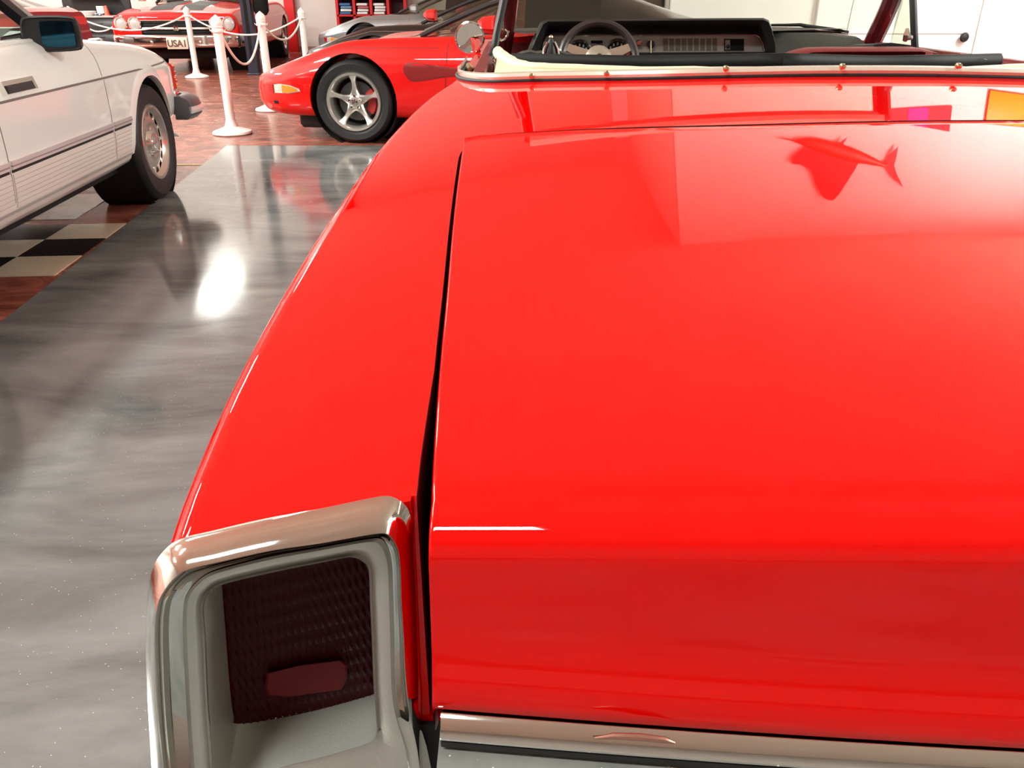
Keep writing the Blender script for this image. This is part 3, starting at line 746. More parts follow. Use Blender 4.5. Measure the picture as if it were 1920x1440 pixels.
def pxr(r, Y): return r * (Y * math.cos(TH) + .04) / F
for (cx, cy, r) in ((1086, 101, 24), (1157, 99, 24)):
    c = PY(cx, cy, yp - .004); R = pxr(r, yp)
    b = B().lathe([(R * 1.08, .004), (R * 1.08, -.016), (R * .98, -.022), (R * .92, -.010), (R * .80, .0)], c, 'Y', 32); part('dial_bezel', b, CHROME2, dash)
    part('dial_face', B().lathe([(R * .95, -.001), (0, -.001)], c, 'Y', 32), VOID, dash)
    m = B()
    for k in range(9):
        a = math.radians(200 - 220 * k / 8); m.box((c.x + R * .66 * math.cos(a), c.y - .003, c.z + R * .66 * math.sin(a)), (.006, .002, .010))
    part('dial_marks', m, mat('dial_paint', (.5, .55, .5), .5), dash, 0)
    m = B().tube([c + Vector((0, -.004, 0)), c + Vector((R * .5, -.004, R * .3))], .0012, 6); part('dial_needle', m, mat('needle', (.7, .25, .1), .5), dash)
c = PY(1122, 94, yp - .004); R = pxr(12, yp)
part('small_dial', B().lathe([(R, .004), (R, -.012), (R * .85, -.014), (R * .8, -.006), (0, -.006)], c, 'Y', 24), BLK, dash)
part('clock_slot', B().prism([PY(a, b, yp - .003) for a, b in ((1108, 76), (1130, 76), (1130, 81.5), (1108, 81.5))], (0, .004, 0)), VOID, dash, 0)
c = PY(1197, 80, yp - .005); part('dash_knob', B().lathe([(.012, .005), (.012, -.012), (.009, -.016), (0, -.016)], c, 'Y', 16), CHROME, dash)
c = PY(1220, 83, yp - .005); part('ignition_switch', B().lathe([(.015, .004), (.015, -.012), (.011, -.016), (0, -.016)], c, 'Y', 18), BLK, dash)
part('ignition_key', B().tube([PY(1220, 76, yp - .024), PY(1220, 96, yp - .024), PY(1220, 104, yp - .026)], .0035, 6), BRASS, dash)
gr = part('speaker_grille', B().prism([PY(a, b, yp - .003) for a, b in ((1242, 69.5), (1347, 69), (1347, 97.5), (1242, 98))], (0, .004, 0)), PANEL, dash, 0)
for k in range(9):
    xa = 1243.5 + k * 11.55
    obj('grille_louvre', B().prism([PY(a, b, yp - .0045) for a, b in ((xa, 72), (xa + 9, 72), (xa + 9, 95.5), (xa, 95.5))], (0, .003, 0)), PANEL2, gr, 0, True)
rd = part('radio', B().prism([PY(a, b, yp - .004) for a, b in ((1358, 73), (1395, 73), (1395, 95), (1358, 95))], (0, .004, 0)), VOID, dash, 0)
part('radio_slider', B().prism([PY(a, b, yp - .006) for a, b in ((1360, 75), (1369, 75), (1369, 93), (1360, 93))], (0, .003, 0)), PANEL, dash, 0)
part('radio_knob', B().lathe([(.008, .002), (.008, -.01), (0, -.012)], PY(1364, 87, yp - .006), 'Y', 12), BLK, dash)
# -- steering wheel
ysw = 3.12; cw = PY(1122, 113, ysw); Rw = pxr(71, ysw)
tl = math.radians(24)
def swp(a, r, d=0): return cw + Vector((r * math.cos(a), -d * math.cos(tl) + r * math.sin(a) * math.sin(tl), r * math.sin(a) * math.cos(tl) + d * -.0 + d * math.sin(tl)))
sw = part('steering_wheel', B().tube([swp(2 * PI * k / 40, Rw) for k in range(40)], .0145, 10, True), mat('wheel_rim', (.022, .015, .017), .33, coat=.4))
for a in (math.radians(22), math.radians(158), math.radians(270)):
    e = Vector((0, 0, 0)); b = B()
    rings = []
    for (r, hw) in ((.03, .022), (.07, .018), (Rw - .008, .013)):
        p = swp(a, r, .0 if r > .1 else -.02 * 0); s = (swp(a + .05, r) - swp(a - .05, r)).normalized() * hw; n = Vector((0, -math.cos(tl), math.sin(tl))) * .004
        rings.append([p - s - n, p + s - n, p + s + n, p - s + n])
    part('wheel_spoke', B().ring_loft(rings, True, True, True), CHROME, sw, 0)
part('wheel_hub', B().ring_loft([[swp(2 * PI * k / 20, r, d) for k in range(20)] for r, d in ((.05, .0), (.05, .012), (.035, .025), (.01, .028))], True, False, True), mat('hub_alloy', (.42, .37, .30), .35, .5), sw)
part('horn_button', B().ring_loft([[swp(2 * PI * k / 16, r, d) for k in range(16)] for r, d in ((.012, .026), (.012, .034), (.004, .036))], True, False, True), BLK, sw)
part('spoke_shroud', B().prism([PY(a, b, ysw + .03) for a, b in ((1147, 104), (1178, 92), (1181, 94), (1184, 110), (1176, 113), (1174, 99), (1150, 107))], (0, .006, 0)), CHROME, sw, 0)
part('steering_column', B().tube([cw, cw + Vector((0, .30, -.12))], .03, 12), BLK)
# latch standing in front of the wheel
lt = part('top_latch', B().tube([PY(1033, 116, 2.7), PY(1033, 100, 2.7), PY(1033, 82, 2.7), PY(1033, 73, 2.7)], [.022, .021, .014, .005], 10), BLK)
for sx in (-1, 1): part('latch_cheek', B().tube([PY(1033 + sx * 14, 104, 2.69), PY(1033 + sx * 12, 92, 2.69), PY(1033 + sx * 6, 79, 2.69)], .0045, 8), CHROME, lt)
part('latch_tip', B().lathe([(.0, .008), (.006, .004), (.007, 0), (.004, -.006)], PY(1033, 70, 2.7), 'Z', 10), BRASS, lt)
part('folded_top_frame', B().prism([PY(a, b, 2.75) for a, b in ((958, 118), (963, 107), (980, 100), (994, 97), (1006, 100), (1040, 97), (1050, 98), (1100, 110), (1135, 116), (1135, 124), (958, 124))], (0, .12, 0)), DKGRY, ang=0)
# -- seats
def seat(px, y2, Y, nm):
    top = [PY(a, b, Y) for a, b in px]; rings = []
    for dy, k in ((.0, -.03), (-.03, -.006), (-.02, .0), (.05, .004), (.12, -.01), (.15, -.04)):
        rings.append([Vector((p.x, p.y + dy, p.z + k)) for p in top])
    b = B().grid([[Vector((p.x, p.y + .05 * 0 - .035, .45)) for p in top]] + rings + [[Vector((p.x, p.y + .24, .45)) for p in top]])
    s = part(nm, b, BURG, ang=60)
    part('seat_piping', B().tube([Vector((p.x, p.y - .034, p.z - .022)) for p in spline(top, 4)], .004, 6), mat('piping', (.06, .01, .012), .5), s)
    part('seat_cushion', B().rbox((sum(p.x for p in top) / len(top), Y + .38, .56), (top[-1].x - top[0].x, .5, .16), .05), BURG, s)
    return s
seat([(1455, 117), (1475, 105), (1500, 97), (1520, 93), (1560, 92), (1720, 91.5), (1745, 96), (1775, 106), (1800, 116)], 0, 2.72, 'front_seat')
seat([(1085, 122), (1105, 114), (1130, 110), (1150, 109), (1240, 111), (1330, 114), (1350, 122)], 0, 2.72, 'front_seat')
b = B().rbox((XC, 2.42, .70), (1.3, .22, .44), .06); part('rear_seat', b, BURG)
# -- windscreen, pillars, vents
bl_ = PY(946, 106, 3.66); br_ = PY(1634, 84, 3.66)
tl_ = PY(960, 0, 3.56); tr_ = PY(1672, 0, 3.53)
def ext(a, b, z): t = (z - a.z) / (b.z - a.z); return a + (b - a) * t
TLp = Vector((ext(bl_, tl_, 1.36).x * .35 + .65 * tl_.x, 3.33, 1.37)); TRp = Vector((1.47, 3.33, 1.37))
for a, m_, t_, nm in ((bl_, tl_, TLp, 0), (br_, tr_, TRp, 1)):
    a2 = Vector((a.x, a.y + .02, .90)); part('windscreen_pillar', B().tube(spline([a2, a, m_, t_], 5), .026 if not nm else .036, 10, flat=1.0), BURGP)
part('windscreen_header', B().tube(spline([TLp, (XC, 3.39, 1.39), TRp], 8), .030, 10), bpy.data.materials['cream_trim'])
gl = []
for k in range(9):
    t = k / 8; bow = 1 - (2 * t - 1) ** 2
    lo_ = Vector((bl_.x + (br_.x - bl_.x) * t, 3.66 + .17 * bow, .985 + .012 * bow)); hi_ = Vector((TLp.x + (TRp.x - TLp.x) * t, 3.33 + .06 * bow, 1.37 + .02 * bow)); gl.append([lo_, lo_.lerp(hi_, .5), hi_])
part('windscreen', B().grid(gl), GWIND, ang=80)
part('cowl_chrome', B().tube([PY(a, b, 3.83) for a, b in ((1446, 53), (1500, 55.5), (1550, 59), (1590, 63.5))], .004, 6), CHROME)
wp = part('wiper', B().tube([PY(a, b, 3.84) for a, b in ((1446, 47), (1480, 47), (1500, 46.5), (1512, 49), (1560, 55), (1591, 60))], [.006, .007, .008, .009, .008, .006], 6), BLK)
part('antenna', B().tube([PY(1587, 62, 4.1), PY(1601, 0, 4.1), PY(1612, -60, 4.1)], .0022, 6), CHROME2)
vr = part('vent_frame', B().tube([PY(1716, 96, 3.1), PY(1714, 60, 3.1), PY(1712, 0, 3.12), PY(1712, -70, 3.16)], .013, 8), BLK)
part('vent_glass', B().prism([PY(1668, 82, 3.3), PY(1712, 84, 3.12), PY(1710, -60, 3.16), PY(1700, -60, 3.3)], (.003, 0, 0)), GWIND, vr, 0)
part('vent_latch', B().tube([PY(1697, 76, 3.08), PY(1700, 66, 3.07), PY(1701, 54, 3.08)], [.008, .011, .006], 8), CHROME, vr)
part('vent_latch_base', B().lathe([(.010, .0), (.008, -.012), (0, -.014)], PY(1705, 70, 3.07), 'Y', 10), CHROME2, vr)
part('vent_sill', B().prism([PY(a, b, 3.16) for a, b in ((1640, 84), (1670, 80), (1720, 86), (1722, 96), (1630, 96))], (0, .3, -.02)), BLK, vr, 0)
vl = part('vent_frame', B().tube(spline([PY(900, 140, 2.62), PY(906, 125, 2.72), PY(917, 110, 2.8), PY(926, 95, 2.86), PY(932, 60, 2.9), PY(945, 0, 2.94), PY(960, -70, 2.98)], 4), .0125, 8), BLK)
part('vent_glass', B().prism([PY(914, 118, 2.8), PY(946, 104, 3.5), PY(958, 0, 3.5), PY(944, 0, 2.94)], (.002, 0, 0)), GWIND, vl, 0)
part('vent_seal', B().tube([PY(918, 104, 2.86), PY(925, 75, 2.9), PY(939, 5, 2.94), PY(950, -70, 2.98)], .006, 6), BURG, vl)
part('vent_latch', B().tube([PY(948, 56, 3.2), PY(953, 60, 3.19), PY(952, 66, 3.19), PY(947, 74, 3.19), PY(940, 77, 3.2)], .005, 8), CHROME, vl)
# quarter window fittings by the left end of the trim
ft = part('window_track', B().prism([PY(a, b, 2.30) for a, b in ((866, 143), (868, 131), (880, 124), (897, 136), (908, 144))], (0, .04, 0)), BLK, ang=0)
part('track_bracket', B().tube([PY(879, 143, 2.28), PY(878, 133, 2.28), PY(880, 125, 2.28), PY(877, 118, 2.28)], [.010, .008, .009, .004], 8), BRASS, ft)
part('track_stop', B().rbox(PY(906, 142, 2.25), (.016, .014, .014), .003), CHROME, ft)
part('track_stop', B().rbox(PY(915, 145, 2.22), (.012, .012, .01), .003), BRASS, ft)
part('quarter_sill', B().prism([PY(a, b, 2.2) for a, b in ((918, 146), (936, 141), (960, 142), (968, 149), (920, 150))], (0, .02, 0)), CRM, ang=0)
part('door_pillar', B().prism([PY(a, b, 2.5) for a, b in ((915, 140), (922, 118), (932, 106), (945, 120), (962, 142), (948, 147))], (0, .06, 0)), mat('rose_vinyl', (.22, .05, .05), .45), ang=0)
part('lock_rod', B().tube([PY(925, 140, 2.45), PY(927, 128, 2.45), PY(926, 113, 2.45)], .005, 6), CHROME)
part('quarter_glass', B().prism([PY(1735, 93, 2.75), PY(1790, 98, 2.6), PY(1850, 112, 2.45), PY(1738, 112, 2.75)], (.003, .0, 0)), GWIND, ang=0)
part('quarter_panel_trim', B().prism([PY(a, b, 2.62) for a, b in ((1748, 112), (1750, 98), (1780, 104), (1830, 112), (1832, 118), (1748, 118))], (0, .05, 0)), mat('rose_vinyl', (.22, .05, .05), .45), ang=0)
# -- round door mirror
ym = 3.2; cm = PY(881, 70, ym); Rm = pxr(28.5, ym)
mr = part('door_mirror', B().lathe([(Rm * .86, -.006), (Rm * .90, -.012), (Rm * .99, -.010), (Rm, 0), (Rm * .96, .02), (Rm * .7, .045), (Rm * .3, .058), (0, .06)], cm, 'Y', 36), CHROME)
g = B().lathe([(Rm * .89, -.007), (0, -.0085)], (0, 0, 0), 'Y', 36); o = part('mirror_glass', g, MIRR, mr); o.data.transform(Matrix.Translation(cm))
part('mirror_stalk', B().tube([PY(893, 92, ym + .02), PY(901, 106, ym + .03), PY(908, 116, ym + .03)], [.012, .011, .015], 10), CHROME, mr)
part('mirror_joint', B().rbox(PY(900, 106, ym - .0), (.024, .02, .024), .005), CHROME, mr)
# -- details on the deck: seam of the quarter panel
seam = [hit(985, y) for y in (165, 185, 205, 225)]
# wheels of the convertible (hub centre line in car axes)
for (y, z) in WH:
    for s in (-1, 1):
        ty = tyre_part(hero, s * .79, y - 2.85, .335, .21, s, .19); rim_slots(ty, .19, .21, s, 8)
lb_ = B()
for (y, z) in WH:
    for s in (-1, 1): lb_.lathe([(.366, s * .86), (.365, s * .60), (.02, s * .598)], (0, y - 2.85, z), 'X', 32)
obj('wheel_well', lb_, VOID, hero)
# ================================================================== WHITE ROADSTER (left, nose away from the camera)
def local(car): return wm(car).inverted()
az = math.radians(-4.0); hd = Vector((math.sin(az), math.cos(az), 0)); rt = Vector((math.cos(az), -math.sin(az), 0))
wc = Vector((-2.115, 4.92, 0))                              # outer face of the right front wheel
base = wc - hd * 1.23 - rt * .875
rod = thing('roadster', 'white roadster with black door mirror and ribbed cream lower sides, parked at left', 'car', base, -az)
RST = [(2.10, .66, .44, .62, .70, .72), (2.04, .74, .40, .665, .735, .755), (1.9, .815, .36, .70, .775, .80), (1.6, .865, .335, .735, .835, .855), (1.23, .888, .29, .748, .875, .895), (.9, .89, .268, .75, .90, .93), (.55, .89, .262, .752, .925, .965), (0, .89, .262, .752, .935, .965), (-.8, .89, .262, .752, .935, .955), (-1.6, .87, .33, .74, .90, .91), (-2.1, .80, .40, .69, .82, .84), (-2.2, .70, .45, .6, .75, .77)]
rws = [(1.23, .33), (-1.23, .33)]
cockpit = B().prism([(-.68, -.95, .45), (.68, -.95, .45), (.70, .40, .45), (-.70, .40, .45)], (0, 0, .8))
rme = boolean(mesh_of(body_solid(RST), 'body'), arch_cutters(rws, .89, .37) + [cockpit])
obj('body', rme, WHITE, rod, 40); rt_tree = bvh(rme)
for (y, z) in rws:
    for s in (-1, 1):
        ty = tyre_part(rod, s * .775, y, .328, .21, s, .205); rim_slots(ty, .205, .21, s, 15)
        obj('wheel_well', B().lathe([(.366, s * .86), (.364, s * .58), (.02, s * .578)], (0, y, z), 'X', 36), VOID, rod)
S = (3, 0, 0)
def side(pts, wdt, th, b=None, s=1): return drape(rt_tree, [(0, y, z) for y, z in pts], wdt, th, (-s, 0, 0), (3 * s, 0, 0), b)
SEAM = mat('dark_seam', (.16, .14, .12), .7); TRIMB = mat('bright_trim', (.80, .79, .77), .28, .45, .6); SEAMR = mat('dark_red_seam', (.12, .004, .004), .6)
for s in (1, -1):
    obj('crease_line', side([(1.88 - k * .1, .742 + .000 * k) for k in range(39)], .010, .0015, None, s), SEAM, rod, 0)
    obj('door_seam', side([(.60, .31 + k * .03) for k in range(15)] + [(.60 + (k * .004), .74 + k * .012) for k in range(1, 15)], .006, .001, None, s), SEAM, rod, 0)
    obj('door_seam', side([(-.48, .31 + k * .03) for k in range(20)], .006, .001, None, s), SEAM, rod, 0)
    for (a, c) in ((.86, .615), (.585, -.47), (-.495, -.86)):
        ch = obj('side_moulding', side(line_pts((a, .512, 0), (c, .512, 0), 14) and [(a + (c - a) * k / 14, .512) for k in range(15)], .036, .009, None, s), TRIMB, rod, 50)
        obj('moulding_insert', side([(a + (c - a) * k / 14, .509) for k in range(15)], .006, .0105, None, s), mat('mauve_insert', (.30, .22, .25), .5), ch, 0)
        obj('moulding_dark_lip', side([(a + (c - a) * k / 14, .487) for k in range(15)], .010, .004, None, s), BLK, ch, 0)  # dark edging along the foot of the moulding
    for (a, c) in ((.86, .61), (.59, -.47), (-.49, -.86)):
        for q in range(7):
            zz = .468 - q * .019
            o = obj('cladding_rib', side([(a + (c - a) * k / 10, zz) for k in range(11)], .0185, .005, None, s), CREAM_RIB, rod, 30)
    obj('sill_moulding', side([(.84 - 1.7 * k / 20, .338) for k in range(21)], .018, .009, None, s), TRIMB, rod, 40)
    obj('sill', side([(.84 - 1.7 * k / 20, .316) for k in range(21)], .022, .006, None, s), CREAM_RIB, rod, 40)
    # door handle
    hb = side([(-.38 + .26 * k / 8, .785) for k in range(9)], .055, .022, None, s); h = obj('door_handle', hb, CHROME, rod, 40)
    obj('handle_grip', side([(-.37 + .22 * k / 8, .778) for k in range(9)], .034, .026, None, s), BLK, h, 40)
    # wheel-arch lip
    lip = B(); rg = []
    for k in range(25):
        a = math.radians(-4 + 184 * k / 24)
        for_y, for_z = 1.23 + .372 * math.cos(a), .33 + .372 * math.sin(a)
        hh = rt_tree.ray_cast(Vector((3 * s, 1.23 + .392 * math.cos(a), .33 + .392 * math.sin(a))), Vector((-s, 0, 0)))
        xx = hh[0].x if hh[0] else s * .88
        rg.append([(xx - s * .02, for_y, for_z), (xx + s * .012, for_y, for_z), (xx + s * .013, 1.23 + .382 * math.cos(a), .33 + .382 * math.sin(a)), (xx - s * .002, 1.23 + .43 * math.cos(a), .33 + .43 * math.sin(a))])
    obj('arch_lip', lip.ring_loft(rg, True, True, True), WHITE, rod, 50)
    # ribbed corner lamp
    lp = [(2.075, .60), (2.05, .675), (1.98, .715), (1.93, .72), (1.93, .54), (2.0, .53), (2.06, .545)]
    lens = obj('corner_lamp', patch(rt_tree, [(0, y, z) for y, z in lp], .022, (-s, -.35, 0), (2 * s, .42, 0)), REDLENS, rod, 40)
    for q in range(6):
        zz = .555 + q * .026
        rb_ = drape(rt_tree, [(0, y, zz) for y in (2.055, 2.03, 2.0, 1.965, 1.94)], .012, .030, (-s, -.35, 0), (2 * s, .42, 0))
        if rb_.v: obj('lens_rib', rb_, ORANGE if q in (1, 3) else REDLENS, lens, 30)
# hood seam (top)
obj('hood_seam', drape(rt_tree, [(.70 - .02 * k / 10 - (.0 if k < 10 else 0), .55 + 1.35 * k / 24, 0) for k in range(25)], .006, .001, (0, 0, -1), (0, 0, 3)), SEAM, rod, 0)
# front bumper with big rubber end
def bump_ring(r):
    return r
pth = [(.87, 1.80), (.885, 1.92), (.87, 2.02), (.77, 2.11), (.4, 2.17), (0, 2.19), (-.4, 2.17), (-.77, 2.11), (-.87, 2.02), (-.885, 1.92), (-.87, 1.80)]
pp = spline([(x, y, .455) for x, y in pth], 5)
def sweep(pp, profile):
    rings = []
    for i, p in enumerate(pp):
        t = (pp[min(i + 1, len(pp) - 1)] - pp[max(i - 1, 0)]).normalized(); n = Vector((t.y, -t.x, 0)); 
        if n.dot(Vector((p.x, p.y - 1.2, 0))) < 0: n = -n
        rings.append([p + n * a + Vector((0, 0, z)) for a, z in profile])
    return B().ring_loft(rings, True, True, True)
fb = obj('front_bumper', sweep(pp, [(-.05, -.075), (.03, -.075), (.06, -.05), (.065, .0), (.05, .045), (.0, .07), (-.05, .07)]), mat('bumper_rubber', (.075, .075, .082), .32), rod)
obj('bumper_chrome', sweep(pp, [(.054, -.038), (.070, -.034), (.076, -.016), (.070, .004), (.054, .008)]), TRIMB, fb)
obj('bumper_bracket', B().rbox((.80, 1.90, .53), (.06, .10, .06), .012), CHROME, fb)
obj('rear_bumper', sweep([Vector((p.x, -p.y, p.z)) for p in pp], [(-.05, -.075), (.05, -.06), (.06, .05), (-.05, .07)]), RUB, rod)
# windscreen: black pillar with chrome outer frame, leaning back
P0 = Vector((.70, .52, .93)); P1 = Vector((.58, -.03, 1.30))
for s in (1, -1):
    a, c = Vector((s * P0.x, P0.y, P0.z)), Vector((s * P1.x, P1.y, P1.z))
    b = B().ring_loft([[p + Vector((s * dx, dy, dz)) for dx, dy, dz in ((-.02, .05, .0), (.02, .04, .0), (.028, -.05, 0), (-.02, -.07, 0))] for p in (a, a.lerp(c, .5), c)], True, True, True)
    pl = obj('windscreen_pillar', b, BLK, rod)
    obj('pillar_chrome', B().tube([a + Vector((s * .008, .062, .0)), a.lerp(c, .5) + Vector((s * .008, .062, 0)), c + Vector((s * .008, .062, 0))], .017, 8), CHROME2, pl)
obj('windscreen_header', B().tube([(-.58, -.03, 1.30), (0, .03, 1.33), (.58, -.03, 1.30)], .03, 8), BLK, rod)
obj('windscreen', B().grid([[(-.66, .545, .94), (-.3, .60, .965), (.3, .60, .965), (.66, .545, .94)], [(-.56, .0, 1.29), (-.25, .05, 1.31), (.25, .05, 1.31), (.56, .0, 1.29)]]), GPALE, rod)
# door mirror
MCX, MCZ = .862, .962
mr = obj('door_mirror', B().ring_loft([spline(q_, 4, True) for q_ in [[Vector((MCX + x * k, .20 + dy, MCZ + z * k2)) for x, z in ((-.13, -.02), (-.12, .05), (-.08, .073), (.09, .073), (.122, .05), (.122, -.042), (.10, -.068), (-.06, -.074), (-.12, -.06))] for (dy, k, k2) in ((.004, .9, .84), (-.004, .94, .90), (.0, 1, 1), (.05, .9, .85), (.09, .5, .4))]], True, True, True), BLK, rod)
obj('mirror_glass', B().ring_loft([spline(q_, 4, True) for q_ in [[Vector((MCX + .026 + x, .20 + dy, MCZ + z)) for x, z in ((-.07, -.035), (-.066, .04), (-.05, .052), (.06, .052), (.074, .04), (.074, -.03), (.06, -.05), (-.045, -.052))] for dy in (.002, -.002)]], True, True, True), BLUEM, mr)
obj('mirror_foot', B().prism([(.66, .16, .90), (.80, .24, .92), (.78, .34, .92), (.62, .34, .92)], (0, 0, .05)), BLK, mr)
obj('pillar_base_trim', B().tube([(.70, .10, .945), (.73, .28, .95), (.72, .45, .945)], [.012, .02, .012], 8), CHROME, rod)
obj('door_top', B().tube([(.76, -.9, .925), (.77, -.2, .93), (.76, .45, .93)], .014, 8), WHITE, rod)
obj('dashboard', B().rbox((0, .46, .90), (1.30, .24, .16), .05), mat('green_grey_vinyl', (.10, .11, .095), .5), rod)
obj('steering_wheel', B().tube([Vector((-.36 + .19 * math.cos(2 * PI * k / 28), .10 + .06 * math.sin(2 * PI * k / 28), .86 + .18 * math.sin(2 * PI * k / 28))) for k in range(28)], .014, 8, True), BLK, rod)
obj('interior_tub', B().ring_loft([[(-.675, -.945, z), (.675, -.945, z), (.695, .395, z), (-.695, .395, z)] for z in (.90, .46)], True, False, True), BLK, rod, 0)
for s in (-1, 1):
    st = obj('seat', B().rbox((s * .36, -.66, .80), (.5, .18, .62), .06), mat('seat_leather', (.10, .03, .03), .5), rod)
    obj('seat_base', B().rbox((s * .36, -.3, .55), (.5, .55, .16), .05), bpy.data.materials['seat_leather'], st)
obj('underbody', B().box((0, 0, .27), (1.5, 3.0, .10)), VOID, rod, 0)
# ================================================================== LOW COUPES in a row, nose to the left
CST = [(2.30, .40, .30, .40, .46, .47), (2.25, .62, .26, .43, .50, .515), (2.12, .80, .22, .47, .545, .56), (1.95, .885, .20, .50, .60, .60), (1.7, .925, .195, .56, .685, .665), (1.33, .935, .195, .62, .785, .735), (.95, .93, .195, .63, .805, .785), (.6, .915, .195, .63, .81, .825), (0, .905, .195, .63, .83, .85), (-.8, .915, .20, .65, .86, .875), (-1.33, .94, .22, .70, .89, .895), (-1.9, .92, .30, .70, .89, .90), (-2.2, .86, .40, .68, .87, .885), (-2.28, .80, .46, .64, .84, .86)]
cws = [(1.327, .335), (-1.327, .335)]
cme = boolean(mesh_of(body_solid(CST), 'body'), arch_cutters(cws, .935, .365))
ctree = bvh(cme)
GST = [(.80, .66, .815, .60, .87), (.55, .665, .82, .58, .965), (.25, .67, .83, .56, 1.08), (-.05, .675, .84, .52, 1.165), (-.35, .69, .86, .52, 1.205), (-.65, .70, .87, .50, 1.18), (-.95, .68, .89, .47, 1.09), (-1.25, .62, .90, .42, .99), (-1.5, .55, .90, .38, .925)]
def low_coupe(label, wheel, head, paint, mirror_m, detail):
    """wheel: ground point under the near (left) front wheel; head: direction of the nose as an angle"""
    h = Vector((math.cos(head), math.sin(head), 0)); lf = Vector((-h.y, h.x, 0))
    p = Vector(wheel) - h * 1.327 - lf * .84
    car = thing('sports_car', label, 'car', p, head - PI / 2, 'sports cars in the row on the right')
    obj('body', cme.copy(), paint, car, 40)
    greenhouse(car, GST, paint, (-.05, -.65))
    obj('dashboard', B().rbox((0, .30, .80), (1.15, .35, .14), .05), mat('pale_dash', (.20, .215, .19), .5), car)
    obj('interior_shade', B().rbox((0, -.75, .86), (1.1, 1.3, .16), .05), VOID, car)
    for (y, z) in cws:
        for s in (-1, 1):
            ty = tyre_part(car, s * (.80 if s < 0 else .80), y, .325 if y > 0 else .335, .255, s, .222)
            rim_star(ty, .222, .255, s, 0)
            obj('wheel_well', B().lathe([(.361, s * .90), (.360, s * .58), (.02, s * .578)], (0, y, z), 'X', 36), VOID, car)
    for s in (-1, 1):
        if detail == 1 or s < 0:
            mo = obj('door_mirror', B().ring_loft([[Vector((s * (.98 + dx * k), .42 + dy + {2: -.22, 1: .20, 0: 0}[detail], .915 + dz * k)) for dx, dz in ((-.12, -.05), (-.11, .03), (-.05, .065), (.05, .062), (.10, .03), (.105, -.03), (.05, -.065), (-.06, -.065))] for dy, k in ((-.06, .86), (-.045, 1), (.03, .85), (.07, .4))], True, True, True), mirror_m, car)
            obj('mirror_foot', B().prism([(s * .86, .36 + {2: -.22, 1: .20, 0: 0}[detail], .84), (s * .94, .38 + {2: -.22, 1: .20, 0: 0}[detail], .87), (s * .94, .46 + {2: -.22, 1: .20, 0: 0}[detail], .87), (s * .86, .50 + {2: -.22, 1: .20, 0: 0}[detail], .84)], (0, 0, .03)), BLK, mo)
    dk = SEAMR if paint is RED2 else SEAM
    def sd(pts, wdt, th, s=-1): return drape(ctree, [(0, y, z) for y, z in pts], wdt, th, (-s, 0, 0), (3 * s, 0, 0))
    for s in (-1, 1):
        # the cars' near side is +X in body axes when the nose points left of the camera
        lp = [(2.20, .385), (2.19, .455), (2.10, .465), (1.98, .455), (1.88, .425), (1.86, .395), (1.95, .38), (2.1, .375)]
        d_ = (-s, -.75, 0); st_ = (2 * s, .84, 0)
        lam = obj('turn_lamp', patch(ctree, [(0, y + .0, z) for y, z in [(2.02, .385), (2.02, .452), (1.95, .46), (1.84, .45), (1.75, .425), (1.74, .405), (1.85, .385)]], .006, d_, st_), CLEAR, car, 40)
        obj('amber_lens', patch(ctree, [(0, y, z) for y, z in [(1.925, .39), (1.925, .455), (1.84, .447), (1.76, .425), (1.755, .41), (1.85, .39)]], .009, d_, st_), ORANGE, lam, 40)
        obj('red_lens_end', patch(ctree, [(0, y, z) for y, z in [(2.10, .39), (2.10, .455), (2.03, .455), (2.03, .386)]], .006, d_, st_), mat('lamp_red', (.4, .01, .01), .2), lam, 40)
        obj('door_seam', sd([(.56 - .03 * (k / 18) ** 2, .22 + .58 * k / 18) for k in range(19)], .007, .001, s), dk, car, 0)
        obj('hood_seam', sd([(1.95 - 1.35 * k / 20, .57 + .17 * min(1, k / 9.) ** .8) for k in range(3, 21)], .006, .001, s), dk, car, 0)
        # side scoop behind the front wheel
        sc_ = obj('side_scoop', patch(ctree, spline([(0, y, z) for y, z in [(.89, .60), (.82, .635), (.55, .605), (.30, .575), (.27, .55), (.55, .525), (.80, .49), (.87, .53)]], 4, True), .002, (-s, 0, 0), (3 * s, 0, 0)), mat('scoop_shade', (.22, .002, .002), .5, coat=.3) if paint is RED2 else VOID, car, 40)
        obj('marker_slot', patch(ctree, [(0, y, z) for y, z in [(2.06, .30), (2.06, .325), (2.0, .325), (2.0, .30)]], .003, d_, st_), VOID, car, 0)
    obj('air_dam', B().rbox((0, 1.72, .165), (1.5, .30, .14), .03), RUB, car)
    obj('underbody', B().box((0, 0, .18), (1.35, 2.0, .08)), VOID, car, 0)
    for s in (-1, 1):
        obj('headlamp_cover_seam', drape(ctree, [(s * x, y, 0) for x, y in [(.46, 2.02), (.46, 1.72), (.70, 1.66), (.78, 1.75), (.76, 1.93), (.46, 2.02)]], .007, .001, (0, 0, -1), (0, 0, 3)), dk, car, 0)
    obj('cowl_panel', B().grid([[(-.62, .92, .80), (0, .96, .80), (.62, .92, .80)], [(-.62, .80, .825), (0, .84, .838), (.62, .80, .825)]]), BLK, car, 0)
    obj('windscreen_wiper', B().tube([(.5, .86, .835), (.1, .86, .85), (-.3, .82, .85)], .009, 6), BLK, car)
    return car
h30 = math.radians(180 - 7)
c1 = low_coupe('red low coupe with polished five-spoke wheels, nearest in the row', (-1.29, 6.98, 0), h30, RED2, RED2, 2)
c2 = low_coupe('black low coupe with a red hood stripe, between the red and silver coupes', (-1.60, 10.1, 0), h30, BLACKP, RED2, 1)
st2 = B()
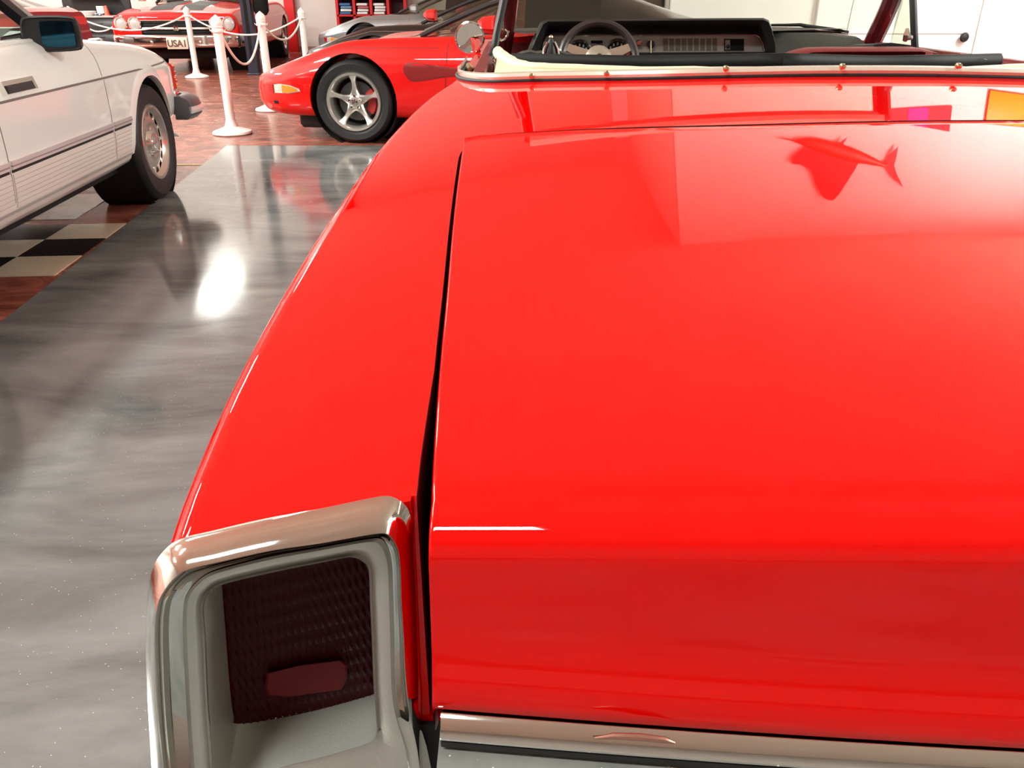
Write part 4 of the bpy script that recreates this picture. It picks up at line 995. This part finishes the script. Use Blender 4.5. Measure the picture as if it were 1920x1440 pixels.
for sx in (-.22,):
    rows = [[ctree.ray_cast(Vector((x, y, 2)), Vector((0, 0, -1)))[0] + Vector((0, 0, .003)) for x in (-.62, -.35, -.1, .15, .40)] for y in [.92 + .1 * k for k in range(9)]]
    st2.grid(rows)
obj('hood_stripe', st2, RED2, c2, 40)
c3 = low_coupe('silver low coupe with a hood vent, furthest in the row', (-2.52, 15.0, 0), h30, SILVERP, SILVERP, 0)
for s in (-1, 1):
    obj('hood_vent', drape(ctree, [(s * .42, 1.05 + .3 * k / 6, 0) for k in range(7)], .13, .004, (0, 0, -1), (0, 0, 3)), VOID, c3, 0)
# ================================================================== RED MUSCLE CAR facing the camera in the back
rz = PI + .08
mc = thing('muscle_car', 'red muscle car with black hood stripes and dual headlamps, facing us in the back', 'car', (-5.32, 15.75, 0), rz); mc.scale = (1, 1.02, 1.07)
MST = [(2.36, .915, .42, .66, .765, .785), (2.34, .94, .39, .675, .795, .815), (2.22, .953, .37, .67, .815, .85), (1.95, .955, .34, .69, .85, .905), (1.42, .96, .32, .70, .875, .94), (.75, .96, .30, .71, .90, .975), (0, .96, .30, .72, .91, .96), (-1.42, .965, .32, .73, .93, .96), (-2.1, .93, .38, .70, .87, .89), (-2.4, .86, .44, .62, .78, .80)]
mws = [(1.42, .335), (-1.42, .335)]
mme = boolean(mesh_of(body_solid(MST), 'body'), arch_cutters(mws, .96, .385) + [B().box((0, 2.36, .615), (1.04, .12, .22))])
mtree = bvh(mme); obj('body', mme, RED2, mc, 40)
MG = [(.86, .70, .93, .64, .97), (.55, .71, .93, .60, 1.13), (.25, .72, .93, .57, 1.28), (-.1, .73, .93, .56, 1.345), (-.6, .73, .94, .56, 1.35), (-.95, .72, .94, .54, 1.30), (-1.35, .70, .95, .50, 1.12), (-1.7, .66, .94, .45, .97)]
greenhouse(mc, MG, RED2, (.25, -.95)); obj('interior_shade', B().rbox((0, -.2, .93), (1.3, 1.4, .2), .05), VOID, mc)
for (y, z) in mws:
    for s in (-1, 1):
        ty = tyre_part(mc, s * .82, y, .345, .25, s, .195); rim_slots(ty, .195, .25, s, 8, CHROME)
        obj('wheel_well', B().lathe([(.381, s * .93), (.380, s * .58), (.02, s * .578)], (0, y, z), 'X', 32), VOID, mc)
for sx in (-1, 1):
    rows = [[mtree.ray_cast(Vector((sx * (.055 + .34 * i / 6), y, 3)), Vector((0, 0, -1)))[0] + Vector((0, 0, .003)) for i in range(7)] for y in [1.0 + .075 * k for k in range(17)]]
    obj('hood_stripe', B().grid(rows), mat('stripe_black', (.008, .008, .008), .5, spec=.2), mc, 40)
    for x in (.60, .80):
        y0 = 2.352
        bz = obj('headlamp', B().lathe([(.098, -.03), (.098, .02), (.088, .028), (.078, .012), (.074, .0)], (sx * x, y0, .675), 'Y', 28), CHROME, mc)
        obj('headlamp_lens', B().lathe([(.079, .004), (.06, .018), (.03, .026), (0, .028)], (sx * x, y0, .675), 'Y', 24), HEADL, bz)
    obj('parking_lamp', B().rbox((sx * .70, 2.455, .465), (.16, .02, .075), .008), mat('smoked_lamp', (.16, .13, .12), .3), mc)
    mo = obj('arch_lip', drape(mtree, [(0, 1.42 + .40 * math.cos(math.radians(a)), .335 + .40 * math.sin(math.radians(a))) for a in range(0, 181, 9)], .03, .006, (-sx, 0, 0), (3 * sx, 0, 0)), CHROME, mc, 40)
    obj('door_mirror', B().rbox((sx * 1.0, .62, 1.0), (.14, .05, .09), .02), CHROME, mc)
gb = obj('grille', B().box((0, 2.315, .615), (1.03, .03, .215)), VOID, mc, 0)
for zz in (.525, .565, .655, .695):
    obj('grille_bar', B().rbox((0, 2.335, zz), (1.02, .012, .006), .002), mat('grille_black', (.03, .03, .03), .4, .3), gb)
obj('grille_frame', B().tube([(-.515, 2.352, .512), (.515, 2.352, .512), (.53, 2.352, .72), (-.53, 2.352, .72)], .010, 6, True), CHROME2, gb)
obj('grille_centre_bar', B().rbox((0, 2.343, .612), (1.02, .02, .028), .006), CHROME2, gb)
em = text_mesh('SS', .085, .008, .004); em.transform(Matrix.Translation((0, 2.362, .612)) @ Matrix.Rotation(PI, 4, 'Z') @ Matrix.Rotation(PI / 2, 4, 'X'))
e = obj('emblem', em, CHROME, gb, 0)
bpth = spline([(-.93, 1.95, 0), (-.97, 2.15, 0), (-.955, 2.30, 0), (-.88, 2.39, 0), (-.5, 2.44, 0), (0, 2.455, 0), (.5, 2.44, 0), (.88, 2.39, 0), (.955, 2.30, 0), (.97, 2.15, 0), (.93, 1.95, 0)], 5)
fb = obj('front_bumper', sweep([p + Vector((0, 0, .465)) for p in bpth], [(-.03, -.095), (-.015, -.10), (.0, -.09), (.012, -.05), (.012, .02), (.012, .04), (-.0, .065), (-.03, .07)]), mat('bumper_chrome', (.66, .64, .62), .10, 1.), mc, 40)
for sx in (-1, 1): obj('bumper_bolt', B().rbox((sx * .36, 2.47, .43), (.03, .03, .06), .008), CHROME, fb)
pl = obj('licence_plate', B().rbox((-.02, 2.485, .425), (.31, .012, .155), .005), mat('plate_cream', (.74, .66, .54), .5), fb)
tx = text_mesh('USA1', .125, .003, .003); tx.transform(Matrix.Translation((-.02, 2.494, .418)) @ Matrix.Rotation(PI, 4, 'Z') @ Matrix.Rotation(PI / 2, 4, 'X'))
obj('plate_letters', tx, mat('plate_brown', (.16, .07, .05), .5), pl, 0)
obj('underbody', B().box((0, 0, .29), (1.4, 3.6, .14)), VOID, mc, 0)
obj('cross_member', B().rbox((0, 1.7, .24), (1.1, .3, .12), .03), RUB, mc)
# ================================================================== RED FASTBACK partly seen at the far left
rc = thing('fastback_car', 'dark red fastback car behind the black mirror of the white roadster', 'car', (-7.75, 10.9, 0), math.radians(78))
FST = [(2.3, .82, .45, .62, .80, .83), (2.1, .90, .38, .68, .86, .90), (1.42, .93, .32, .72, .90, .97), (.6, .93, .30, .74, .93, 1.0), (-.5, .94, .30, .76, .95, .98), (-1.42, .95, .32, .78, .985, 1.0), (-2.0, .92, .40, .76, .97, .985), (-2.2, .84, .45, .68, .92, .94)]
fme = boolean(mesh_of(body_solid(FST), 'body'), arch_cutters(mws, .95, .385)); ftree = bvh(fme)
DRED = mat('dark_red_paint', (.34, .004, .012), .4, 0, 1.)
obj('body', fme, DRED, rc, 40)
greenhouse(rc, [(.9, .72, .95, .66, .99), (.3, .74, .95, .60, 1.28), (-.1, .74, .95, .58, 1.36), (-.7, .74, .96, .56, 1.35), (-1.3, .70, .97, .50, 1.18), (-1.9, .64, .97, .44, .99)], DRED, (.3, -.7))
for (y, z) in mws:
    for s in (-1, 1):
        ty = tyre_part(rc, s * .80, y, .345, .23, s, .195); rim_slots(ty, .195, .23, s, 8)
        obj('wheel_well', B().lathe([(.381, s * .92), (.380, s * .58), (.02, s * .578)], (0, y, z), 'X', 32), VOID, rc)
for s in (-1, 1):
    tlm = obj('tail_lamp', patch(ftree, [(s * x, 0, z) for x, z in ((.40, .80), (.40, .88), (.74, .88), (.80, .84), (.78, .78), (.5, .78))], .012, (0, 1, 0), (0, -4, 0)), mat('lit_red_lens', (.75, .02, .02), .2, coat=.6), rc, 40)
    obj('chrome_strip', drape(ftree, [(0, -2.0 + .2 * k, .80) for k in range(20)], .018, .006, (-s, 0, 0), (3 * s, 0, 0)), CHROME, rc, 40)
obj('rear_bumper', sweep([Vector((p.x, -p.y * .955, .56)) for p in bpth], [(-.03, -.07), (.015, -.05), (.015, .04), (-.03, .06)]), CHROME, rc, 40)
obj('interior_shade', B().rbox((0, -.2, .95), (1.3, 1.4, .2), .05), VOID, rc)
# ================================================================== STANCHIONS AND ROPES
def stanchion(x, y, label):
    t = thing('stanchion', label, 'stanchion', (x, y, .002), 0, 'white stanchions along the display aisle')
    obj('base', B().lathe([(.0, 0), (.165, 0), (.172, .008), (.165, .024), (.11, .042), (.06, .062), (.046, .10), (.043, .12)], n=36, c=(0, 0, 0)), POST, t)
    obj('pole', B().lathe([(.041, .10), (.040, .5), (.0395, .835)], n=28), POST, t)
    obj('collar', B().lathe([(.040, .825), (.050, .832), (.053, .842), (.050, .852), (.043, .857), (.047, .866), (.050, .872), (.046, .880)], n=28), POST, t)
    obj('finial', B().lathe([(.045, .878), (.050, .895), (.049, .912), (.040, .935), (.022, .952), (.012, .958), (.010, .964), (.0, .968)], n=28), POST, t)
    for a in (0, PI): obj('hook', B().tube([(.040 * math.cos(a), 0, .845), (.062 * math.cos(a), 0, .842), (.066 * math.cos(a), 0, .855)], .004, 6), POST, t)
    return t
PA, PD, PF, PB_, PE = (-2.50, 7.42), (-2.58, 9.02), (-2.76, 11.55), (-4.72, 12.8), (-6.58, 13.1)
stanchion(*PA, 'white stanchion nearest to us, on the red floor at the epoxy edge')
stanchion(*PD, 'white stanchion behind the nose of the nearest red coupe')
stanchion(*PF, 'white stanchion in front of the red wall column')
stanchion(*PB_, 'white stanchion in front of the licence plate of the red muscle car')
stanchion(*PE, 'white stanchion behind the black roadster mirror')
def rope(a, c, sag, label, z=.845, n=24):
    a = Vector((*a, z)); c = Vector((*c, z)); d = (c - a); d.z = 0; d.normalize(); a = a + d * .05; c = c - d * .05
    pts = [a.lerp(c, k / n) - Vector((0, 0, sag * (1 - (2 * k / n - 1) ** 2))) for k in range(n + 1)]
    t = obj('rope', B().tube(pts, .011, 8), ROPE); tag(t, label, 'rope', 'white barrier ropes'); return t
rope(PA, PD, .32, 'white rope hanging low between the nearest stanchion and the one at the coupe nose')
rope(PD, PF, .20, 'white rope between the stanchion at the coupe nose and the one by the red column')
rope(PB_, PF, .23, 'white rope passing in front of the muscle car wheels')
rope(PE, PB_, .20, 'white rope in front of the muscle car headlamps')
hp = [PY(x, y, 15.572) for x, y in ((155, 47), (165, 53), (178, 58.5), (190, 59), (202, 56), (212, 50))]
tag(obj('rope', B().tube(spline(hp, 5), .012, 8), ROPE), 'short white rope sagging across the dark workbench front', 'rope', 'white barrier ropes')
# ================================================================== LIFT COLUMN, WORKBENCH, SHELF, WALL THINGS
lx = PY(479, 140, 13.35)
lf = thing('vehicle_lift', 'dark navy lift column with a black padded arm beside the muscle car', 'car lift', (lx.x, 13.35, 0))
obj('column', B().prism([(-.075, -.08, .02), (.075, -.08, .02), (.075, .09, .02), (-.075, .09, .02)], (0, 0, 3.6)), NAVY, lf, 0)
obj('base_plate', B().rbox((0, .02, .012), (.20, .26, .024), .008), NAVY, lf)
obj('arm_pad', B().rbox((.21, .02, 1.22), (.23, .14, .76), .06, 4), BLKV, lf)
obj('arm_bracket', B().rbox((.085, .02, 1.15), (.05, .09, .30), .01), mat('bracket_red', (.22, .05, .05), .5), lf)
obj('column_slot', B().box((0, -.082, 1.8), (.05, .006, 3.2)), VOID, lf, 0)
bx0, bx1 = PY(156, 60, 15.6).x, PY(212, 60, 15.6).x
wb = thing('workbench', 'black workbench against the back, left of the red muscle car', 'workbench', ((bx0 + bx1) / 2, 15.9, 0)); bw = bx1 - bx0 + .12
obj('cabinet', B().rbox((0, 0, .375), (bw, .6, .75), .01), BLK, wb)
obj('worktop', B().rbox((0, -.01, .765), (bw + .04, .66, .03), .008), mat('grey_top', (.25, .26, .24), .4), wb)
for k in range(3):
    d_ = obj('drawer', B().rbox((0, -.305, .16 + .22 * k), (bw - .05, .02, .19), .006), mat('drawer_black', (.02, .02, .025), .4), wb)
    obj('drawer_handle', B().tube([(-.12, -.32, .22 + .22 * k), (-.10, -.335, .22 + .22 * k), (.10, -.335, .22 + .22 * k), (.12, -.32, .22 + .22 * k)], .006, 6), RUB, d_)
pgb = thing('tool_board', 'black tool board behind the dark workbench', 'board', ((bx0 + bx1) / 2 - .25, 16.3, 0))
obj('panel', B().rbox((0, 0, 1.0), (1.25, .05, 2.0), .01), BLK, pgb)
obj('shelf', B().rbox((0, -.12, 1.06), (.9, .2, .02), .005), BLK, pgb)
def onbench(px, nm, b, m, label, cat, Y=15.75):
    p = PY(px, 27, Y); t = thing(nm, label, cat, (p.x, Y, .781)); obj('shell', b, m, t); return t
t = onbench(163, 'tray', B().lathe([(.0, 0), (.12, 0), (.15, .05), (.16, .075), (.145, .075), (.11, .015), (0, .012)], n=28), mat('white_plastic', (.75, .76, .74), .4), 'white plastic tray at the left end of the workbench', 'tray')
obj('handle', B().rbox((.15, 0, .03), (.12, .03, .02), .008), bpy.data.materials['white_plastic'], t)
t = onbench(174, 'carton', B().rbox((0.03, .30, .07), (.13, .10, .14), .006), mat('cream_card', (.66, .62, .50), .6), 'small cream carton behind the white tray on the workbench', 'box')
obj('lid', B().rbox((0.03, .30, .145), (.135, .105, .012), .004), bpy.data.materials['cream_card'], t)
t = onbench(180, 'tool_case', B().rbox((.098, -.02, .02), (.13, .10, .04), .01), mat('blue_black', (.03, .035, .07), .4), 'small dark blue tool case at the workbench front', 'case')
obj('clasp', B().rbox((.098, -.072, .02), (.03, .006, .015), .002), CHROME2, t)
t = onbench(201, 'traffic_cone', B().lathe([(.06, .012), (.045, .012), (.018, .16), (0, .165)], n=20), mat('cone_orange', (.85, .10, .06), .5), 'small orange red cone at the right end of the workbench', 'cone')
obj('foot', B().rbox((0, 0, .006), (.14, .14, .012), .004), bpy.data.materials['cone_orange'], t)
p = PY(208, 82, 14.6); t = thing('bucket', 'pale green bucket on the floor left of the muscle car bumper', 'bucket', (p.x, 14.6, 0))
obj('shell', B().lathe([(0, 0), (.10, 0), (.13, .30), (.135, .30), (.135, .315), (.122, .315), (.095, .02), (0, .02)], n=24), mat('pale_green', (.30, .38, .24), .5), t)
obj('handle', B().tube([(.13 * math.cos(a), -.03, .29 - .1 * math.sin(a)) for a in [PI * k / 10 for k in range(11)]], .004, 6), CHROME2, t)
# red framed cubby shelf on the far wall
sx0, sx1 = PY(633, 20, 18.6).x, PY(760, 20, 18.6).x
sh = thing('cubby_shelf', 'red framed cubby shelf against the far wall, holding folded cloths', 'shelf', ((sx0 + sx1) / 2, 18.72, 0)); W = sx1 - sx0
for k in range(5): obj('upright', B().box((-W / 2 + W * k / 4, 0, .70), (.055, .34, 1.40)), REDW, sh, 0)
for zz in (.03, .38, .725, 1.07, 1.385): obj('board', B().box((0, 0, zz), (W, .34, .035)), REDW, sh, 0)
obj('back_panel', B().box((0, .165, .7), (W, .01, 1.38)), mat('cubby_back', (.05, .03, .035), .7), sh, 0)
CL = [mat('cloth_blue', (.05, .13, .32), .8), mat('cloth_white', (.72, .70, .70), .8), mat('cloth_teal', (.12, .25, .35), .8), mat('cloth_red', (.45, .12, .14), .8)]
for q, (f, ms) in enumerate(((.125, (0, 1, 2, 0)), (.375, (1, 1, 3, 1)), (.625, (1, 1, 1, 1)))):
    nm = ['left', 'middle', 'right'][q]
    for k, mi in enumerate(ms):
        o = thing('folded_cloth', '%s folded cloth, %s from the bottom in the %s stack of the cubby shelf' % (['blue', 'white', 'teal', 'red'][mi], ['lowest', 'second', 'third', 'topmost'][k], nm), 'cloth', ((sx0 + sx1) / 2 - W / 2 + W * f + .012 * ((k * 7) % 3 - 1), 18.68, .7435 + .055 * k), .05 * ((k * 5) % 3 - 1), 'folded cloths in the cubby shelf')
        obj('fold', B().rbox((0, 0, .0265), (.24, .22, .05), .02), CL[mi], o)
        obj('hem', B().rbox((0, -.112, .014), (.22, .012, .012), .004), CL[mi], o)
# things hanging on the white wall, seen mirrored in the trunk lid
def refl(px, py, Y=10.5):
    p = hit(px, py); e = .01
    n = Vector((-(zs(p.x + e, p.y) - zs(p.x - e, p.y)) / (2 * e), -(zs(p.x, p.y + e) - zs(p.x, p.y - e)) / (2 * e), 1)).normalized()
    d = (p - EYE).normalized(); r = d - 2 * d.dot(n) * n
    return p + r * ((Y - p.y) / r.y)
if 0:
    for q in ((1480, 262), (1690, 338), (1655, 275), (1550, 375), (1640, 222), (1780, 205), (1780, 240), (1865, 222), (1919, 235), (1900, 160), (1000, 300), (1000, 500), (1500, 500), (1500, 800), (1200, 300), (1900, 500)): print('REFL', q, [round(v, 2) for v in refl(*q)], [round(v,2) for v in hit(*q)])
    print('LA', la, lb)

fish = thing('mounted_sailfish', 'dark mounted sailfish on the white wall, mirrored in the trunk lid', 'fish trophy', (5.04, 12.925, 3.90)); fish.scale = (1.254, 1, 1.254)
bx = [(-.62, -.14, .012, .012), (-.50, -.13, .05, .03), (-.35, -.10, .085, .05), (-.1, -.03, .10, .06), (.2, .05, .085, .05), (.45, .12, .045, .03), (.60, .17, .022, .015)]
obj('fish_body', B().ring_loft([[Vector((x, -.06 + ry * math.cos(a), z + r * math.sin(a))) for a in [2 * PI * k / 14 for k in range(14)]] for x, z, r, ry in bx], True, True, True), mat('fish_bronze', (.10, .045, .02), .4), fish)
obj('bill', B().tube([(-.60, -.06, -.14), (-.72, -.06, -.17), (-.88, -.06, -.20)], [.014, .008, .003], 6), bpy.data.materials['fish_bronze'], fish)
sl = [(-.45, -.06), (-.62, .05), (-.66, .14), (-.5, .16), (-.38, .24), (-.30, .42), (-.22, .53), (-.10, .56), (.0, .47), (.10, .34), (.18, .22), (.25, .10), (.0, .02)]
FB = mat('fish_blue', (.006, .008, .014), .5)
obj('dorsal_fin', B().prism([(x, -.066, z) for x, z in sl], (0, .012, 0)), FB, fish, 0)
obj('tail_fin', B().prism([(x, -.066, z) for x, z in ((.57, .15), (.62, .11), (.66, -.0), (.74, -.10), (.72, .05), (.70, .16), (.74, .26), (.84, .42), (.70, .32), (.61, .20))], (0, .012, 0)), FB, fish, 0)
obj('belly_fin', B().prism([(x, -.066, z) for x, z in ((-.1, -.12), (-.02, -.13), (.06, -.2), (.02, -.11), (.1, -.04))], (0, .010, 0)), FB, fish, 0)
pn = thing('pennant', 'red and purple pennant on the white wall, mirrored by the trunk seam', 'pennant', (6.17, 12.925, 3.14)); pn.scale = (1.254, 1, 1.254)
obj('red_field', B().prism([(x, -.02, z) for x, z in ((-.55, .08), (-.3, -.02), (.5, -.16), (.5, .26), (-.3, .14))], (0, .012, 0)), mat('pennant_red', (.5, .01, .03), .6), pn, 0)
obj('purple_band', B().prism([(x, -.024, z) for x, z in ((-.06, -.06), (.2, -.10), (.2, .21), (-.06, .18))], (0, .014, 0)), mat('pennant_purple', (.16, .01, .30), .6), pn, 0)
ys_ = thing('wall_sign', 'plain orange yellow sign on the white wall, mirrored at the right of the trunk', 'sign', (8.05, 12.925, 2.85))
obj('board', B().rbox((0, -.03, 0), (1.4, .03, .75), .012), mat('sign_orange', (.80, .36, .01), .5), ys_)
obj('sign_frame', B().tube([(-.7, -.03, -.375), (.7, -.03, -.375), (.7, -.03, .375), (-.7, -.03, .375)], .012, 6, True), BLK, ys_)
pb = PY(1213, 15, 13.6); bc = thing('brown_jamb', 'brown jamb, built as a low cabinet, at the corner of the white wall behind the dashboard', 'cabinet', (pb.x, 13.6, 0))  # stands for a brown jamb, kept low to shorten its reflection
obj('carcass', B().rbox((0, 0, .74), (.40, .35, 1.48), .01), mat('brown_wood', (.10, .075, .055), .6), bc)
obj('door', B().rbox((0, -.18, .74), (.36, .02, 1.40), .006), bpy.data.materials['brown_wood'], bc)
for q in ((450, 700), (600, 500), (700, 400), (760, 600), (750, 300),(640,300)):
    if 0: print('REFL', q, [round(v, 2) for v in refl(*q)])
